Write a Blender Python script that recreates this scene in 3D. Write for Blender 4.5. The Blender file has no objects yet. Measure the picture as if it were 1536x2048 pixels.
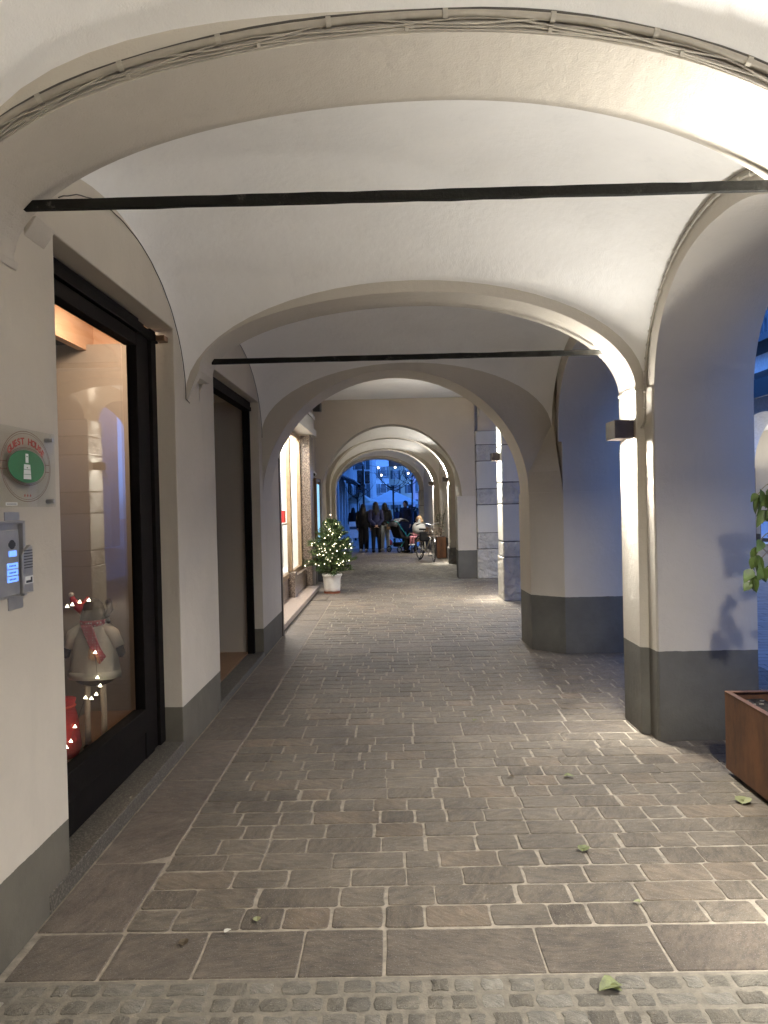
import bpy, math, random
from mathutils import Vector, Matrix
random.seed(7)
S = bpy.context.scene
COL = S.collection
R = math.radians

# ------------------------------------------------------------------ camera
cam_d = bpy.data.cameras.new('camera')
cam = bpy.data.objects.new('camera', cam_d); COL.objects.link(cam)
cam_d.sensor_fit = 'VERTICAL'; cam_d.sensor_height = 36.0; cam_d.lens = 36.0*1540/2048
cam_d.clip_start = 0.05; cam_d.clip_end = 1500
f_ = Vector((17, -17, 1540)).normalized()
u_ = Vector((-math.sin(R(1.3)), -math.cos(R(1.3)), 0)); u_ = (u_ - f_*u_.dot(f_)).normalized()
x_ = f_.cross(u_)
# rows = camera axes (right, down, forward) expressed in world
right = Vector((x_.x, f_.x, u_.x)); down = Vector((x_.y, f_.y, u_.y)); fwd = Vector((x_.z, f_.z, u_.z))
m = Matrix((right, -down, -fwd)).transposed().to_4x4()
m.translation = Vector((0, 0, 1.6))
cam.matrix_world = m
S.camera = cam

# ------------------------------------------------------------------ world
W = bpy.data.worlds.new('World'); S.world = W; W.use_nodes = True
nt = W.node_tree; nt.nodes.clear()
sky = nt.nodes.new('ShaderNodeTexSky'); sky.sky_type = 'NISHITA'; sky.sun_disc = False
sky.sun_elevation = R(3.0); sky.sun_rotation = R(200); sky.altitude = 200
tint = nt.nodes.new('ShaderNodeMix'); tint.data_type = 'RGBA'; tint.blend_type = 'MULTIPLY'
tint.inputs[0].default_value = 1.0; tint.inputs[7].default_value = (0.58, 1.95, 7.0, 1)
hs = nt.nodes.new('ShaderNodeHueSaturation'); hs.inputs['Saturation'].default_value = 0.3
bg = nt.nodes.new('ShaderNodeBackground'); bg.inputs[1].default_value = 0.12
wo = nt.nodes.new('ShaderNodeOutputWorld')
nt.links.new(sky.outputs[0], hs.inputs['Color']); nt.links.new(hs.outputs[0], tint.inputs[6]); nt.links.new(tint.outputs[2], bg.inputs[0]); nt.links.new(bg.outputs[0], wo.inputs[0])

S.view_settings.view_transform = 'Standard'; S.view_settings.look = 'None'
S.view_settings.exposure = 0.77; S.view_settings.gamma = 1.0; S.view_settings.use_curve_mapping = False
S.render.engine = 'CYCLES'
cy = S.cycles; cy.use_denoising = True; cy.max_bounces = 10; cy.diffuse_bounces = 9; cy.glossy_bounces = 4
cy.transparent_max_bounces = 16; cy.sample_clamp_indirect = 8.0; cy.caustics_reflective = False; cy.caustics_refractive = False
WARM = (1.0, 0.965, 0.905)
LAMP_UP, LAMP_DOWN = 1.0, 1.0

# ------------------------------------------------------------------ materials
def node_mat(name):
    mt = bpy.data.materials.new(name); mt.use_nodes = True
    t = mt.node_tree; b = t.nodes['Principled BSDF']
    return mt, t, b
def N(t, kind, **kw):
    n = t.nodes.new(kind)
    for k, v in kw.items(): setattr(n, k, v)
    return n
def noise(t, vec, scale, detail=4, rough=0.6, stretch=None):
    if stretch:
        mp = N(t, 'ShaderNodeMapping'); mp.inputs['Scale'].default_value = stretch
        t.links.new(vec, mp.inputs['Vector']); vec = mp.outputs[0]
    n = N(t, 'ShaderNodeTexNoise'); n.inputs['Scale'].default_value = scale
    n.inputs['Detail'].default_value = detail; n.inputs['Roughness'].default_value = rough
    t.links.new(vec, n.inputs['Vector']); return n.outputs[0]
def ramp(t, fac, a, b, lo=0.3, hi=0.7):
    r = N(t, 'ShaderNodeValToRGB'); r.color_ramp.elements[0].position = lo; r.color_ramp.elements[1].position = hi
    r.color_ramp.elements[0].color = (*a, 1); r.color_ramp.elements[1].color = (*b, 1)
    t.links.new(fac, r.inputs[0]); return r.outputs[0]
def mix(t, fac, a, b, mode='MIX'):
    m_ = N(t, 'ShaderNodeMix', data_type='RGBA', blend_type=mode)
    for s, v in ((0, fac), (6, a), (7, b)):
        if isinstance(v, (int, float)): m_.inputs[s].default_value = v
        elif isinstance(v, tuple): m_.inputs[s].default_value = (*v, 1)
        else: t.links.new(v, m_.inputs[s])
    return m_.outputs[2]
def math_n(t, op, a, b=0.0):
    n = N(t, 'ShaderNodeMath', operation=op)
    for s, v in ((0, a), (1, b)):
        if isinstance(v, (int, float)): n.inputs[s].default_value = v
        else: t.links.new(v, n.inputs[s])
    return n.outputs[0]
def bump(t, b, h, strength, dist=0.01):
    n = N(t, 'ShaderNodeBump'); n.inputs['Strength'].default_value = strength; n.inputs['Distance'].default_value = dist
    t.links.new(h, n.inputs['Height']); t.links.new(n.outputs[0], b.inputs['Normal'])
def sc(c, k): return tuple(min(1, v*k) for v in c)
def world_vec(t):
    g = N(t, 'ShaderNodeTexCoord'); return g.outputs['Object']

def simple(name, c, rough=0.6, metal=0.0, var=0.12, scale=14, bmp=0.0, bscale=60, spec=None, coat=0):
    mt, t, b = node_mat(name); v = world_vec(t)
    n = noise(t, v, scale); t.links.new(ramp(t, n, sc(c, 1-var), sc(c, 1+var)), b.inputs['Base Color'])
    b.inputs['Roughness'].default_value = rough; b.inputs['Metallic'].default_value = metal
    if spec is not None: b.inputs['Specular IOR Level'].default_value = spec
    if coat: b.inputs['Coat Weight'].default_value = coat
    if bmp: bump(t, b, noise(t, v, bscale, 3), bmp, 0.004)
    return mt
def emis(name, c, s):
    mt, t, b = node_mat(name); b.inputs['Base Color'].default_value = (*c, 1)
    b.inputs['Emission Color'].default_value = (*c, 1); b.inputs['Emission Strength'].default_value = s
    return mt

def plaster(name, c, dado=None, dadoc=(0.125, 0.114, 0.090), grain=1.0, rough=0.85, mottled=0.07):
    mt, t, b = node_mat(name); v = world_vec(t)
    big = noise(t, v, 1.3, 5, 0.6); mid = noise(t, v, 7, 4, 0.6)
    col = ramp(t, big, sc(c, 1-mottled), sc(c, 1+mottled*0.6), 0.3, 0.7)
    col = mix(t, math_n(t, 'MULTIPLY', mid, 0.16), col, sc(c, 0.78))
    # faint repaired patches, runs and scuffs of the paint itself
    pat = ramp(t, noise(t, v, 0.9, 8, 0.72), (0, 0, 0), (1, 1, 1), 0.56, 0.62)
    col = mix(t, math_n(t, 'MULTIPLY', pat, 0.13), col, sc(c, 1.18))
    run = ramp(t, noise(t, v, 5, 6, 0.75, (1, 1, 0.12)), (0, 0, 0), (1, 1, 1), 0.57, 0.72)
    col = mix(t, math_n(t, 'MULTIPLY', run, 0.16*grain), col, sc(c, 0.66))
    spk = ramp(t, noise(t, v, 19, 6, 0.8), (0, 0, 0), (1, 1, 1), 0.70, 0.76)
    col = mix(t, math_n(t, 'MULTIPLY', spk, 0.35), col, sc(c, 0.55))
    hgt = noise(t, v, 26, 5, 0.65); fine = noise(t, v, 170, 3, 0.6)
    if dado is not None:
        sep = N(t, 'ShaderNodeSeparateXYZ'); t.links.new(v, sep.inputs[0])
        z = sep.outputs[2]
        m1 = math_n(t, 'LESS_THAN', math_n(t, 'ADD', z, math_n(t, 'MULTIPLY', math_n(t, 'SUBTRACT', noise(t, v, 12, 5, 0.7), 0.5), 0.012)), dado)
        dc = ramp(t, noise(t, v, 3, 5), sc(dadoc, 0.85), sc(dadoc, 1.15))
        col = mix(t, m1, col, dc)
        # splash dirt creeping up from the paving
        low = N(t, 'ShaderNodeMapRange'); low.inputs[1].default_value = 0.0; low.inputs[2].default_value = 0.22
        low.inputs[3].default_value = 1; low.inputs[4].default_value = 0; t.links.new(z, low.inputs[0])
        d = math_n(t, 'MULTIPLY', low.outputs[0], noise(t, v, 9, 5, 0.7, (1, 1, 0.5)))
        col = mix(t, math_n(t, 'MULTIPLY', d, 0.7), col, (0.07, 0.062, 0.05))
    t.links.new(col, b.inputs['Base Color']); b.inputs['Roughness'].default_value = rough
    b.inputs['Specular IOR Level'].default_value = 0.25
    h = math_n(t, 'ADD', math_n(t, 'MULTIPLY', hgt, 0.8), math_n(t, 'MULTIPLY', fine, 0.35*grain))
    h = math_n(t, 'ADD', h, math_n(t, 'MULTIPLY', noise(t, v, 4, 3), 2.2))
    bump(t, b, h, 0.42*grain, 0.008)
    return mt

BEIGE = (0.575, 0.52, 0.43)
M = {}
M['wall'] = plaster('beige_plaster_low_dado', BEIGE, 0.31)
M['pier'] = plaster('beige_plaster_tall_dado', (0.555, 0.51, 0.435), 0.59, (0.13, 0.125, 0.11), grain=1.4)
M['arch'] = plaster('arch_plaster', (0.555, 0.51, 0.435), grain=1.4)
M['vault'] = plaster('vault_white_plaster', (0.88, 0.86, 0.815), grain=1.2, mottled=0.06)
M['pierd'] = plaster('taupe_plaster', (0.52, 0.46, 0.375), 0.59)
M['stoneband'] = plaster('white_stone', (0.6, 0.58, 0.54), grain=1.2)

def stone_mat(name, tones, joint=None, streak=1.0, rough=0.62, fine=220):
    mt, t, b = node_mat(name); v = world_vec(t)
    at = N(t, 'ShaderNodeAttribute', attribute_name='tone'); at.attribute_type = 'GEOMETRY'
    r = N(t, 'ShaderNodeValToRGB'); r.color_ramp.interpolation = 'LINEAR'
    els = r.color_ramp.elements
    els[0].color = (*tones[0], 1); els[1].color = (*tones[-1], 1)
    for i, c in enumerate(tones[1:-1], 1):
        e = els.new(i/(len(tones)-1)); e.color = (*c, 1)
    t.links.new(at.outputs['Fac'], r.inputs[0])
    # shift the pattern per stone so that it never runs across a joint
    comb = N(t, 'ShaderNodeVectorMath', operation='MULTIPLY_ADD')
    cx = N(t, 'ShaderNodeCombineXYZ'); t.links.new(at.outputs['Fac'], cx.inputs[2]); 
    t.links.new(cx.outputs[0], comb.inputs[0]); comb.inputs[1].default_value = (37, 37, 37); t.links.new(v, comb.inputs[2])
    pv = comb.outputs[0]
    rot = N(t, 'ShaderNodeVectorRotate', rotation_type='Z_AXIS'); t.links.new(pv, rot.inputs['Vector'])
    t.links.new(math_n(t, 'MULTIPLY', at.outputs['Fac'], 2.4), rot.inputs['Angle'])
    st = noise(t, rot.outputs[0], 42, 8, 0.78, (1, 0.3, 1)); cl = noise(t, pv, 11, 4, 0.6)
    fn = noise(t, pv, fine, 2, 0.5)
    col = mix(t, 1.0, r.outputs[0], ramp(t, st, (0.62, 0.62, 0.62), (1.34, 1.31, 1.27), 0.34, 0.68), 'MULTIPLY')
    col = mix(t, 1.0, col, ramp(t, cl, (0.8, 0.8, 0.8), (1.15, 1.15, 1.15)), 'MULTIPLY')
    big = noise(t, v, 1.1, 5, 0.65)
    col = mix(t, 1.0, col, ramp(t, big, (0.70, 0.69, 0.68), (1.12, 1.12, 1.12), 0.36, 0.6), 'MULTIPLY')
    sp = math_n(t, 'GREATER_THAN', fn, 0.66)
    col = mix(t, math_n(t, 'MULTIPLY', sp, 0.35), col, (0.55, 0.53, 0.48))
    t.links.new(col, b.inputs['Base Color'])
    t.links.new(ramp(t, cl, (rough-0.12,)*3, (rough+0.15,)*3), b.inputs['Roughness'])
    h = math_n(t, 'ADD', math_n(t, 'MULTIPLY', st, 1.0), math_n(t, 'MULTIPLY', cl, 0.8))
    h = math_n(t, 'ADD', h, math_n(t, 'MULTIPLY', fn, 0.25))
    bump(t, b, h, 0.85*streak, 0.014)
    return mt
M['paver'] = stone_mat('porphyry_paver', [(0.128, 0.106, 0.079), (0.145, 0.122, 0.092), (0.152, 0.129, 0.098), (0.157, 0.134, 0.102), (0.165, 0.140, 0.106), (0.188, 0.148, 0.105)])
M['slab'] = stone_mat('porphyry_slab', [(0.125, 0.103, 0.080), (0.146, 0.122, 0.094), (0.160, 0.135, 0.104)], streak=1.2)
M['border'] = stone_mat('smooth_border_slab', [(0.125, 0.103, 0.082), (0.15, 0.124, 0.099)], streak=0.7)  # tones lowered to carry the lamp shade along the left floor edge
M['cobble'] = stone_mat('grey_cobble', [(0.15, 0.135, 0.105), (0.18, 0.165, 0.13), (0.205, 0.19, 0.155), (0.26, 0.245, 0.205)], streak=1.3)
M['joint'] = simple('mortar_joint', (0.275, 0.24, 0.188), 0.9, var=0.3, scale=24, bmp=0.6, bscale=160)
def street_mat():
    mt, t, b = node_mat('street_stone'); v = world_vec(t)
    br = N(t, 'ShaderNodeTexBrick'); br.inputs['Scale'].default_value = 1.0
    br.inputs['Brick Width'].default_value = 0.5; br.inputs['Row Height'].default_value = 0.16; br.inputs['Mortar Size'].default_value = 0.008
    br.inputs['Color1'].default_value = (0.24, 0.23, 0.215, 1); br.inputs['Color2'].default_value = (0.31, 0.3, 0.28, 1)
    br.inputs['Mortar'].default_value = (0.08, 0.075, 0.07, 1); t.links.new(v, br.inputs['Vector'])
    n = noise(t, v, 3, 5)
    t.links.new(mix(t, 1.0, br.outputs[0], ramp(t, n, (0.75,)*3, (1.15,)*3), 'MULTIPLY'), b.inputs['Base Color'])
    b.inputs['Roughness'].default_value = 0.5
    bump(t, b, math_n(t, 'ADD', noise(t, v, 40, 4), math_n(t, 'MULTIPLY', br.outputs[1], -1.5)), 0.5, 0.006)
    return mt
M['street'] = street_mat()
def speckled(name, a, b_, c, rough=0.35, scale=90):
    mt, t, b = node_mat(name); v = world_vec(t)
    vo = N(t, 'ShaderNodeTexVoronoi'); vo.inputs['Scale'].default_value = scale; t.links.new(v, vo.inputs['Vector'])
    sep = N(t, 'ShaderNodeSeparateColor'); t.links.new(vo.outputs['Color'], sep.inputs[0])
    col = ramp(t, sep.outputs[0], a, b_, 0.35, 0.65); col = mix(t, math_n(t, 'GREATER_THAN', sep.outputs[1], 0.8), col, c)
    t.links.new(col, b.inputs['Base Color']); b.inputs['Roughness'].default_value = rough
    return mt
M['granite'] = speckled('brown_granite', (0.12, 0.085, 0.065), (0.30, 0.24, 0.19), (0.04, 0.035, 0.03), scale=110)
M['sill'] = speckled('dark_sill_stone', (0.055, 0.048, 0.037), (0.085, 0.076, 0.060), (0.15, 0.135, 0.11), 0.55, 160)
M['sill_light'] = speckled('pink_granite_sill', (0.34, 0.27, 0.22), (0.5, 0.42, 0.36), (0.2, 0.16, 0.14), 0.3, 120)
def rustic(name, c):
    mt, t, b = node_mat(name); v = world_vec(t)
    vo = N(t, 'ShaderNodeTexVoronoi', feature='SMOOTH_F1'); vo.inputs['Scale'].default_value = 13
    t.links.new(mix(t, 0.25, v, noise_col(t, v, 6)), vo.inputs['Vector'])
    t.links.new(ramp(t, noise(t, v, 5), sc(c, 0.8), sc(c, 1.12)), b.inputs['Base Color']); b.inputs['Roughness'].default_value = 0.85
    bump(t, b, math_n(t, 'ADD', vo.outputs['Distance'], math_n(t, 'MULTIPLY', noise(t, v, 40), 0.3)), 1.0, 0.05)
    return mt
def noise_col(t, v, s):
    n = N(t, 'ShaderNodeTexNoise'); n.inputs['Scale'].default_value = s; t.links.new(v, n.inputs['Vector']); return n.outputs['Color']
M['rustic'] = rustic('vermiculated_stone', (0.50, 0.475, 0.42))
M['rustic_dark'] = rustic('dark_vermiculated_stone', (0.17, 0.16, 0.145))
M['ashlar'] = plaster('smooth_ashlar', (0.60, 0.575, 0.51), grain=0.8)
def rod_mat():
    mt, t, b = node_mat('black_iron'); v = world_vec(t)
    n = noise(t, v, 9, 6, 0.75)
    t.links.new(ramp(t, n, (0.008, 0.008, 0.007), (0.10, 0.095, 0.085), 0.6, 0.72), b.inputs['Base Color'])
    b.inputs['Roughness'].default_value = 0.75; b.inputs['Specular IOR Level'].default_value = 0.12; bump(t, b, noise(t, v, 45, 4), 0.8, 0.006); return mt
M['iron'] = rod_mat()
M['frame'] = simple('black_window_frame', (0.006, 0.005, 0.0045), 0.75, var=0.2, spec=0.06)
M['cable'] = simple('painted_cable', (0.34, 0.31, 0.255), 0.55)
M['pipe'] = simple('painted_pipe', (0.30, 0.27, 0.22), 0.5)  # colour darkened for the shade on the pipe's front
M['wire'] = simple('dark_wire', (0.05, 0.043, 0.035), 0.6)
M['lampbody'] = simple('brown_lamp_metal', (0.035, 0.025, 0.02), 0.4)
M['glow'] = emis('lamp_glow', (1.0, 0.93, 0.82), 9.0)
M['cream'] = plaster('cream_shop_wall', (0.62, 0.42, 0.28), grain=0.4)
M['taupe'] = plaster('taupe_door_panel', (0.34, 0.305, 0.26), grain=0.25, mottled=0.03)
M['darkroom'] = simple('dark_interior', (0.008, 0.006, 0.005), 0.9, spec=0.1)  # colour pushed near black to stand in for an unlit room
M['wood'] = simple('brown_wood', (0.16, 0.085, 0.04), 0.5, scale=6)
M['woodfloor'] = simple('wood_floor', (0.20, 0.11, 0.05), 0.4, scale=9)
M['tan'] = simple('tan_frame', (0.30, 0.21, 0.12), 0.4)
M['whitepaint'] = simple('white_paint', (0.75, 0.74, 0.7), 0.4, var=0.05)
M['steel'] = simple('brushed_steel', (0.42, 0.41, 0.39), 0.35, 0.7, var=0.08)
M['black'] = simple('black_plastic', (0.012, 0.012, 0.012), 0.4)
def rust():
    mt, t, b = node_mat('corten_steel'); v = world_vec(t)
    a = noise(t, v, 4, 6, 0.7, (1, 1, 0.35)); c = noise(t, v, 60, 4, 0.6)
    col = ramp(t, a, (0.035, 0.014, 0.007), (0.19, 0.078, 0.028), 0.36, 0.62)
    col = mix(t, math_n(t, 'MULTIPLY', c, 0.5), col, (0.10, 0.045, 0.02))
    t.links.new(col, b.inputs['Base Color']); b.inputs['Roughness'].default_value = 0.6
    bump(t, b, c, 0.3, 0.002); return mt
M['corten'] = rust()
M['soil'] = simple('potting_soil', (0.022, 0.016, 0.011), 0.95, var=0.6, scale=60, bmp=1, bscale=70)
def glass(name, tintc=(1, 1, 1), k=1.6, base=0.03):
    mt, t, b = node_mat(name); t.nodes.remove(b)
    tr = N(t, 'ShaderNodeBsdfTransparent'); tr.inputs[0].default_value = (*tintc, 1)
    gl = N(t, 'ShaderNodeBsdfGlossy'); gl.inputs['Roughness'].default_value = 0.01
    fr = N(t, 'ShaderNodeLayerWeight'); fr.inputs[0].default_value = 0.5
    f = math_n(t, 'MINIMUM', math_n(t, 'ADD', math_n(t, 'MULTIPLY', math_n(t, 'POWER', fr.outputs['Facing'], 3.0), k), base), 0.95)
    ms = N(t, 'ShaderNodeMixShader'); t.links.new(f, ms.inputs[0]); t.links.new(tr.outputs[0], ms.inputs[1]); t.links.new(gl.outputs[0], ms.inputs[2])
    t.links.new(ms.outputs[0], t.nodes['Material Output'].inputs['Surface']); return mt
M['glass'] = glass('shop_glass', (0.94, 0.94, 0.92), 0.34, 0.02)
M['clear'] = glass('clear_glass', (0.97, 0.97, 0.97), 0.12, 0.01)
M['acrylic'] = glass('acrylic_plate', (0.95, 0.96, 0.95), 0.12, 0.02)

# ------------------------------------------------------------------ mesh helper
class MB:
    def __init__(s): s.v = []; s.f = []; s.tone = []; s.cur = 0.5
    def add(s, vs, fs):
        o = len(s.v); s.v += [tuple(p) for p in vs]
        for f in fs: s.f.append(tuple(i+o for i in f)); s.tone.append(s.cur)
        return s
    def box(s, x0, x1, y0, y1, z0, z1):
        return s.add([(x0,y0,z0),(x1,y0,z0),(x1,y1,z0),(x0,y1,z0),(x0,y0,z1),(x1,y0,z1),(x1,y1,z1),(x0,y1,z1)],
                     [(0,3,2,1),(4,5,6,7),(0,1,5,4),(1,2,6,5),(2,3,7,6),(3,0,4,7)])
    def prism(s, pts, axis, a, b):
        n = len(pts)
        def P(p, w):
            return (w, p[0], p[1]) if axis == 'x' else (p[0], w, p[1]) if axis == 'y' else (p[0], p[1], w)
        vs = [P(p, a) for p in pts] + [P(p, b) for p in pts]
        fs = [tuple(range(n-1, -1, -1)), tuple(range(n, 2*n))]
        fs += [(i, (i+1) % n, n+(i+1) % n, n+i) for i in range(n)]
        return s.add(vs, fs)
    def tube(s, pts, r, seg=8, caps=True):
        pts = [Vector(p) for p in pts]; n = len(pts)
        rs = r if isinstance(r, (list, tuple)) else [r]*n
        up = None; rings = []
        for i in range(n):
            d = (pts[min(i+1, n-1)] - pts[max(i-1, 0)])
            if d.length < 1e-9: d = Vector((0, 0, 1))
            d.normalize()
            if up is None:
                up = Vector((0, 0, 1)) if abs(d.z) < 0.9 else Vector((1, 0, 0))
            a = d.cross(up); a.normalize(); b = a.cross(d); up = b
            rings.append([pts[i] + (a*math.cos(2*math.pi*k/seg) + b*math.sin(2*math.pi*k/seg))*rs[i] for k in range(seg)])
        vs = [p for rg in rings for p in rg]; fs = []
        for i in range(n-1):
            for k in range(seg):
                k2 = (k+1) % seg; fs.append((i*seg+k, i*seg+k2, (i+1)*seg+k2, (i+1)*seg+k))
        if caps: fs += [tuple(range(seg-1, -1, -1)), tuple((n-1)*seg+k for k in range(seg))]
        return s.add(vs, fs)
    def ring(s, c, axis, R_, r, seg=36, sub=8):
        c = Vector(c); ax = Vector(axis).normalized()
        a = ax.orthogonal().normalized(); b = ax.cross(a)
        vs = []; fs = []
        for i in range(seg):
            t = 2*math.pi*i/seg; d = a*math.cos(t)+b*math.sin(t)
            for k in range(sub):
                q = 2*math.pi*k/sub; vs.append(c + d*(R_+r*math.cos(q)) + ax*(r*math.sin(q)))
        for i in range(seg):
            for k in range(sub):
                fs.append((i*sub+k, ((i+1) % seg)*sub+k, ((i+1) % seg)*sub+(k+1) % sub, i*sub+(k+1) % sub))
        return s.add(vs, fs)
    def lathe(s, prof, c=(0, 0, 0), seg=20, squash=1.0):
        vs = []; fs = []; n = len(prof)
        for (r, z) in prof:
            for k in range(seg):
                t = 2*math.pi*k/seg; vs.append((c[0]+r*math.cos(t), c[1]+r*math.sin(t)*squash, c[2]+z))
        for i in range(n-1):
            for k in range(seg):
                k2 = (k+1) % seg; fs.append((i*seg+k, i*seg+k2, (i+1)*seg+k2, (i+1)*seg+k))
        fs += [tuple(range(seg-1, -1, -1)), tuple((n-1)*seg+k for k in range(seg))]
        return s.add(vs, fs)
    def ball(s, c, r, seg=12, rows=8, sc_=(1, 1, 1)):
        vs = [(c[0], c[1], c[2]-r*sc_[2])]; fs = []
        for i in range(1, rows):
            p = -math.pi/2 + math.pi*i/rows
            for k in range(seg):
                t = 2*math.pi*k/seg
                vs.append((c[0]+r*sc_[0]*math.cos(p)*math.cos(t), c[1]+r*sc_[1]*math.cos(p)*math.sin(t), c[2]+r*sc_[2]*math.sin(p)))
        vs.append((c[0], c[1], c[2]+r*sc_[2])); last = len(vs)-1
        for k in range(seg):
            k2 = (k+1) % seg; fs.append((0, 1+k2, 1+k)); fs.append((last, last-seg+k, last-seg+k2))
            for i in range(rows-2):
                a = 1+i*seg; fs.append((a+k, a+k2, a+seg+k2, a+seg+k))
        return s.add(vs, fs)
    def cap(s, p0, r0, p1, r1, seg=10):
        # tapered capsule
        p0, p1 = Vector(p0), Vector(p1); d = (p1-p0); L = d.length; d.normalize()
        pts = []; rs = []
        for k in range(4):
            a = math.pi/2*(1-k/3.0); pts.append(p0 - d*r0*math.sin(a)*0.98); rs.append(max(r0*math.cos(a), r0*0.12))
        for k in range(4):
            a = math.pi/2*k/3.0; pts.append(p1 + d*r1*math.sin(a)*0.98); rs.append(max(r1*math.cos(a), r1*0.12))
        return s.tube(pts, rs, seg)
    def build(s, name, mat, parent=None, bevel=0.0, smooth=False, off=None, remesh=0, sm_iter=0):
        vs = s.v
        if off is None and parent is not None:
            r_ = parent
            while r_.parent: r_ = r_.parent
            off = r_.get('_o')
            off = Vector(off) if off is not None else None
        if off is not None: vs = [(x-off[0], y-off[1], z-off[2]) for x, y, z in vs]
        me = bpy.data.meshes.new(name); me.from_pydata(vs, [], s.f); me.update()
        at = me.attributes.new('tone', 'FLOAT', 'FACE')
        at.data.foreach_set('value', s.tone)
        if isinstance(mat, str): mat = M[mat]
        me.materials.append(mat)
        if smooth:
            me.polygons.foreach_set('use_smooth', [True]*len(me.polygons))
        o = bpy.data.objects.new(name, me); COL.objects.link(o)
        if parent is not None: o.parent = parent
        if bevel:
            b = o.modifiers.new('bevel', 'BEVEL'); b.width = bevel; b.segments = 2; b.limit_method = 'ANGLE'; b.angle_limit = R(35)
        if remesh:
            q = o.modifiers.new('remesh', 'REMESH'); q.mode = 'VOXEL'; q.voxel_size = remesh; q.use_smooth_shade = True
            if sm_iter:
                k = o.modifiers.new('smooth', 'SMOOTH'); k.iterations = sm_iter; k.factor = 0.5
        return o

def tag(o, label=None, cat=None, group=None, kind=None):
    if label: o['label'] = label
    if cat: o['category'] = cat
    if group: o['group'] = group
    if kind: o['kind'] = kind
    return o
def thing(name, loc, label, cat, group=None, world=False, rz=0):
    """Empty at the thing's base. world=True: parts are given in world coordinates."""
    o = bpy.data.objects.new(name, None); COL.objects.link(o); o.location = loc; o.rotation_euler.z = rz
    o.empty_display_size = 0.1
    if world: o['_o'] = loc
    return tag(o, label, cat, group)
def children(o): return [c for c in bpy.data.objects if c.parent == o]
def copy_tree(o, parent=None):
    kids = children(o)
    c = o.copy(); COL.objects.link(c)
    if parent is not None: c.parent = parent
    for k in kids: copy_tree(k, c)
    return c
def lerp(a, b, t): return a+(b-a)*t

# ------------------------------------------------------------------ ground
XL, XR = -1.39, 1.72
def ground():
    m_ = MB(); XS = [-60, -6, -2.2, 4, 12, 60]; YS = [-30, -3, 0, 8, 16, 29, 60, 120, 260, 600]
    Z = lambda y: -0.014 if y < 29 else max(-0.6, -0.014-0.019*(y-29))
    vs = [(x, y, Z(y)) for y in YS for x in XS]; nx = len(XS)
    fs = [(j*nx+i, j*nx+i+1, (j+1)*nx+i+1, (j+1)*nx+i) for j in range(len(YS)-1) for i in range(nx-1)]
    m_.add(vs, fs); tag(m_.build('ground', 'street'), kind='structure')
    j = MB().box(-1.8, 3.4, -3, 27.9, -0.012, -0.0035); tag(j.build('joint_bed', 'joint'), kind='structure')
ground()
def stone(m_, x0, x1, y0, y1, jit=0.004, rnd=0.012, top=0.0, dome=0.0):
    m_.cur = random.random()
    r = min(rnd, (x1-x0)*0.3, (y1-y0)*0.3)
    J = lambda: random.uniform(-jit, jit)
    x0 += J(); x1 += J(); y0 += J()*0.6; y1 += J()*0.6
    ctr = [(x0+r, y0), ((x0+x1)/2+J(), y0+J()), (x1-r, y0), (x1-r*0.3, y0+r*0.3), (x1, y0+r), (x1+J(), (y0+y1)/2), (x1, y1-r), (x1-r*0.3, y1-r*0.3), (x1-r, y1), ((x0+x1)/2+J(), y1+J()), (x0+r, y1), (x0+r*0.3, y1-r*0.3), (x0, y1-r), (x0+J(), (y0+y1)/2), (x0, y0+r), (x0+r*0.3, y0+r*0.3)]
    zt = top + random.uniform(-0.0012, 0.0018); n = len(ctr); cx, cy_ = (x0+x1)/2, (y0+y1)/2
    e = 0.0035
    def ins(p, k): 
        dx, dy = cx-p[0], cy_-p[1]; L = math.hypot(dx, dy); return (p[0]+dx/L*k, p[1]+dy/L*k)
    tilt = (random.uniform(-0.006, 0.006), random.uniform(-0.008, 0.008))
    zz = lambda p, k: zt + k + (p[0]-cx)*tilt[0] + (p[1]-cy_)*tilt[1]
    a = [(*p, -0.010) for p in ctr]; b = [(*p, zz(p, -0.0035)) for p in ctr]
    c = [(*ins(p, e), 0) for p in ctr]; c = [(p[0], p[1], zz(p, 0)) for p in c]
    vs = a+b+c; fs = []
    for i in range(n):
        k = (i+1) % n; fs += [(i, k, n+k, n+i), (n+i, n+k, 2*n+k, 2*n+i)]
    if dome:
        vs.append((cx, cy_, zt+dome)); fs += [(2*n+i, 2*n+(i+1) % n, 3*n) for i in range(n)]
    else: fs.append(tuple(range(2*n, 3*n)))
    m_.add(vs, fs)
def rows(m_, x0, x1, y0, y1, depth, lmin, lmax, joint, jit=0.004, rnd=0.012, dome=0.0):
    n = max(1, round((y1-y0)/depth)); d = (y1-y0)/n
    for k in range(n):
        ya = y0+k*d; x = x0 - (random.random()*lmin*0.6 if False else 0)
        while x < x1-0.05:
            L = random.uniform(lmin, lmax) if random.random() > 0.12 else random.uniform(lmax, lmax*1.3)
            if x1-(x+L) < lmin*0.6: L = x1-x
            stone(m_, x+joint/2, x+L-joint/2, ya+joint/2, ya+d-joint/2, jit, rnd, dome=dome); x += L
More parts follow.
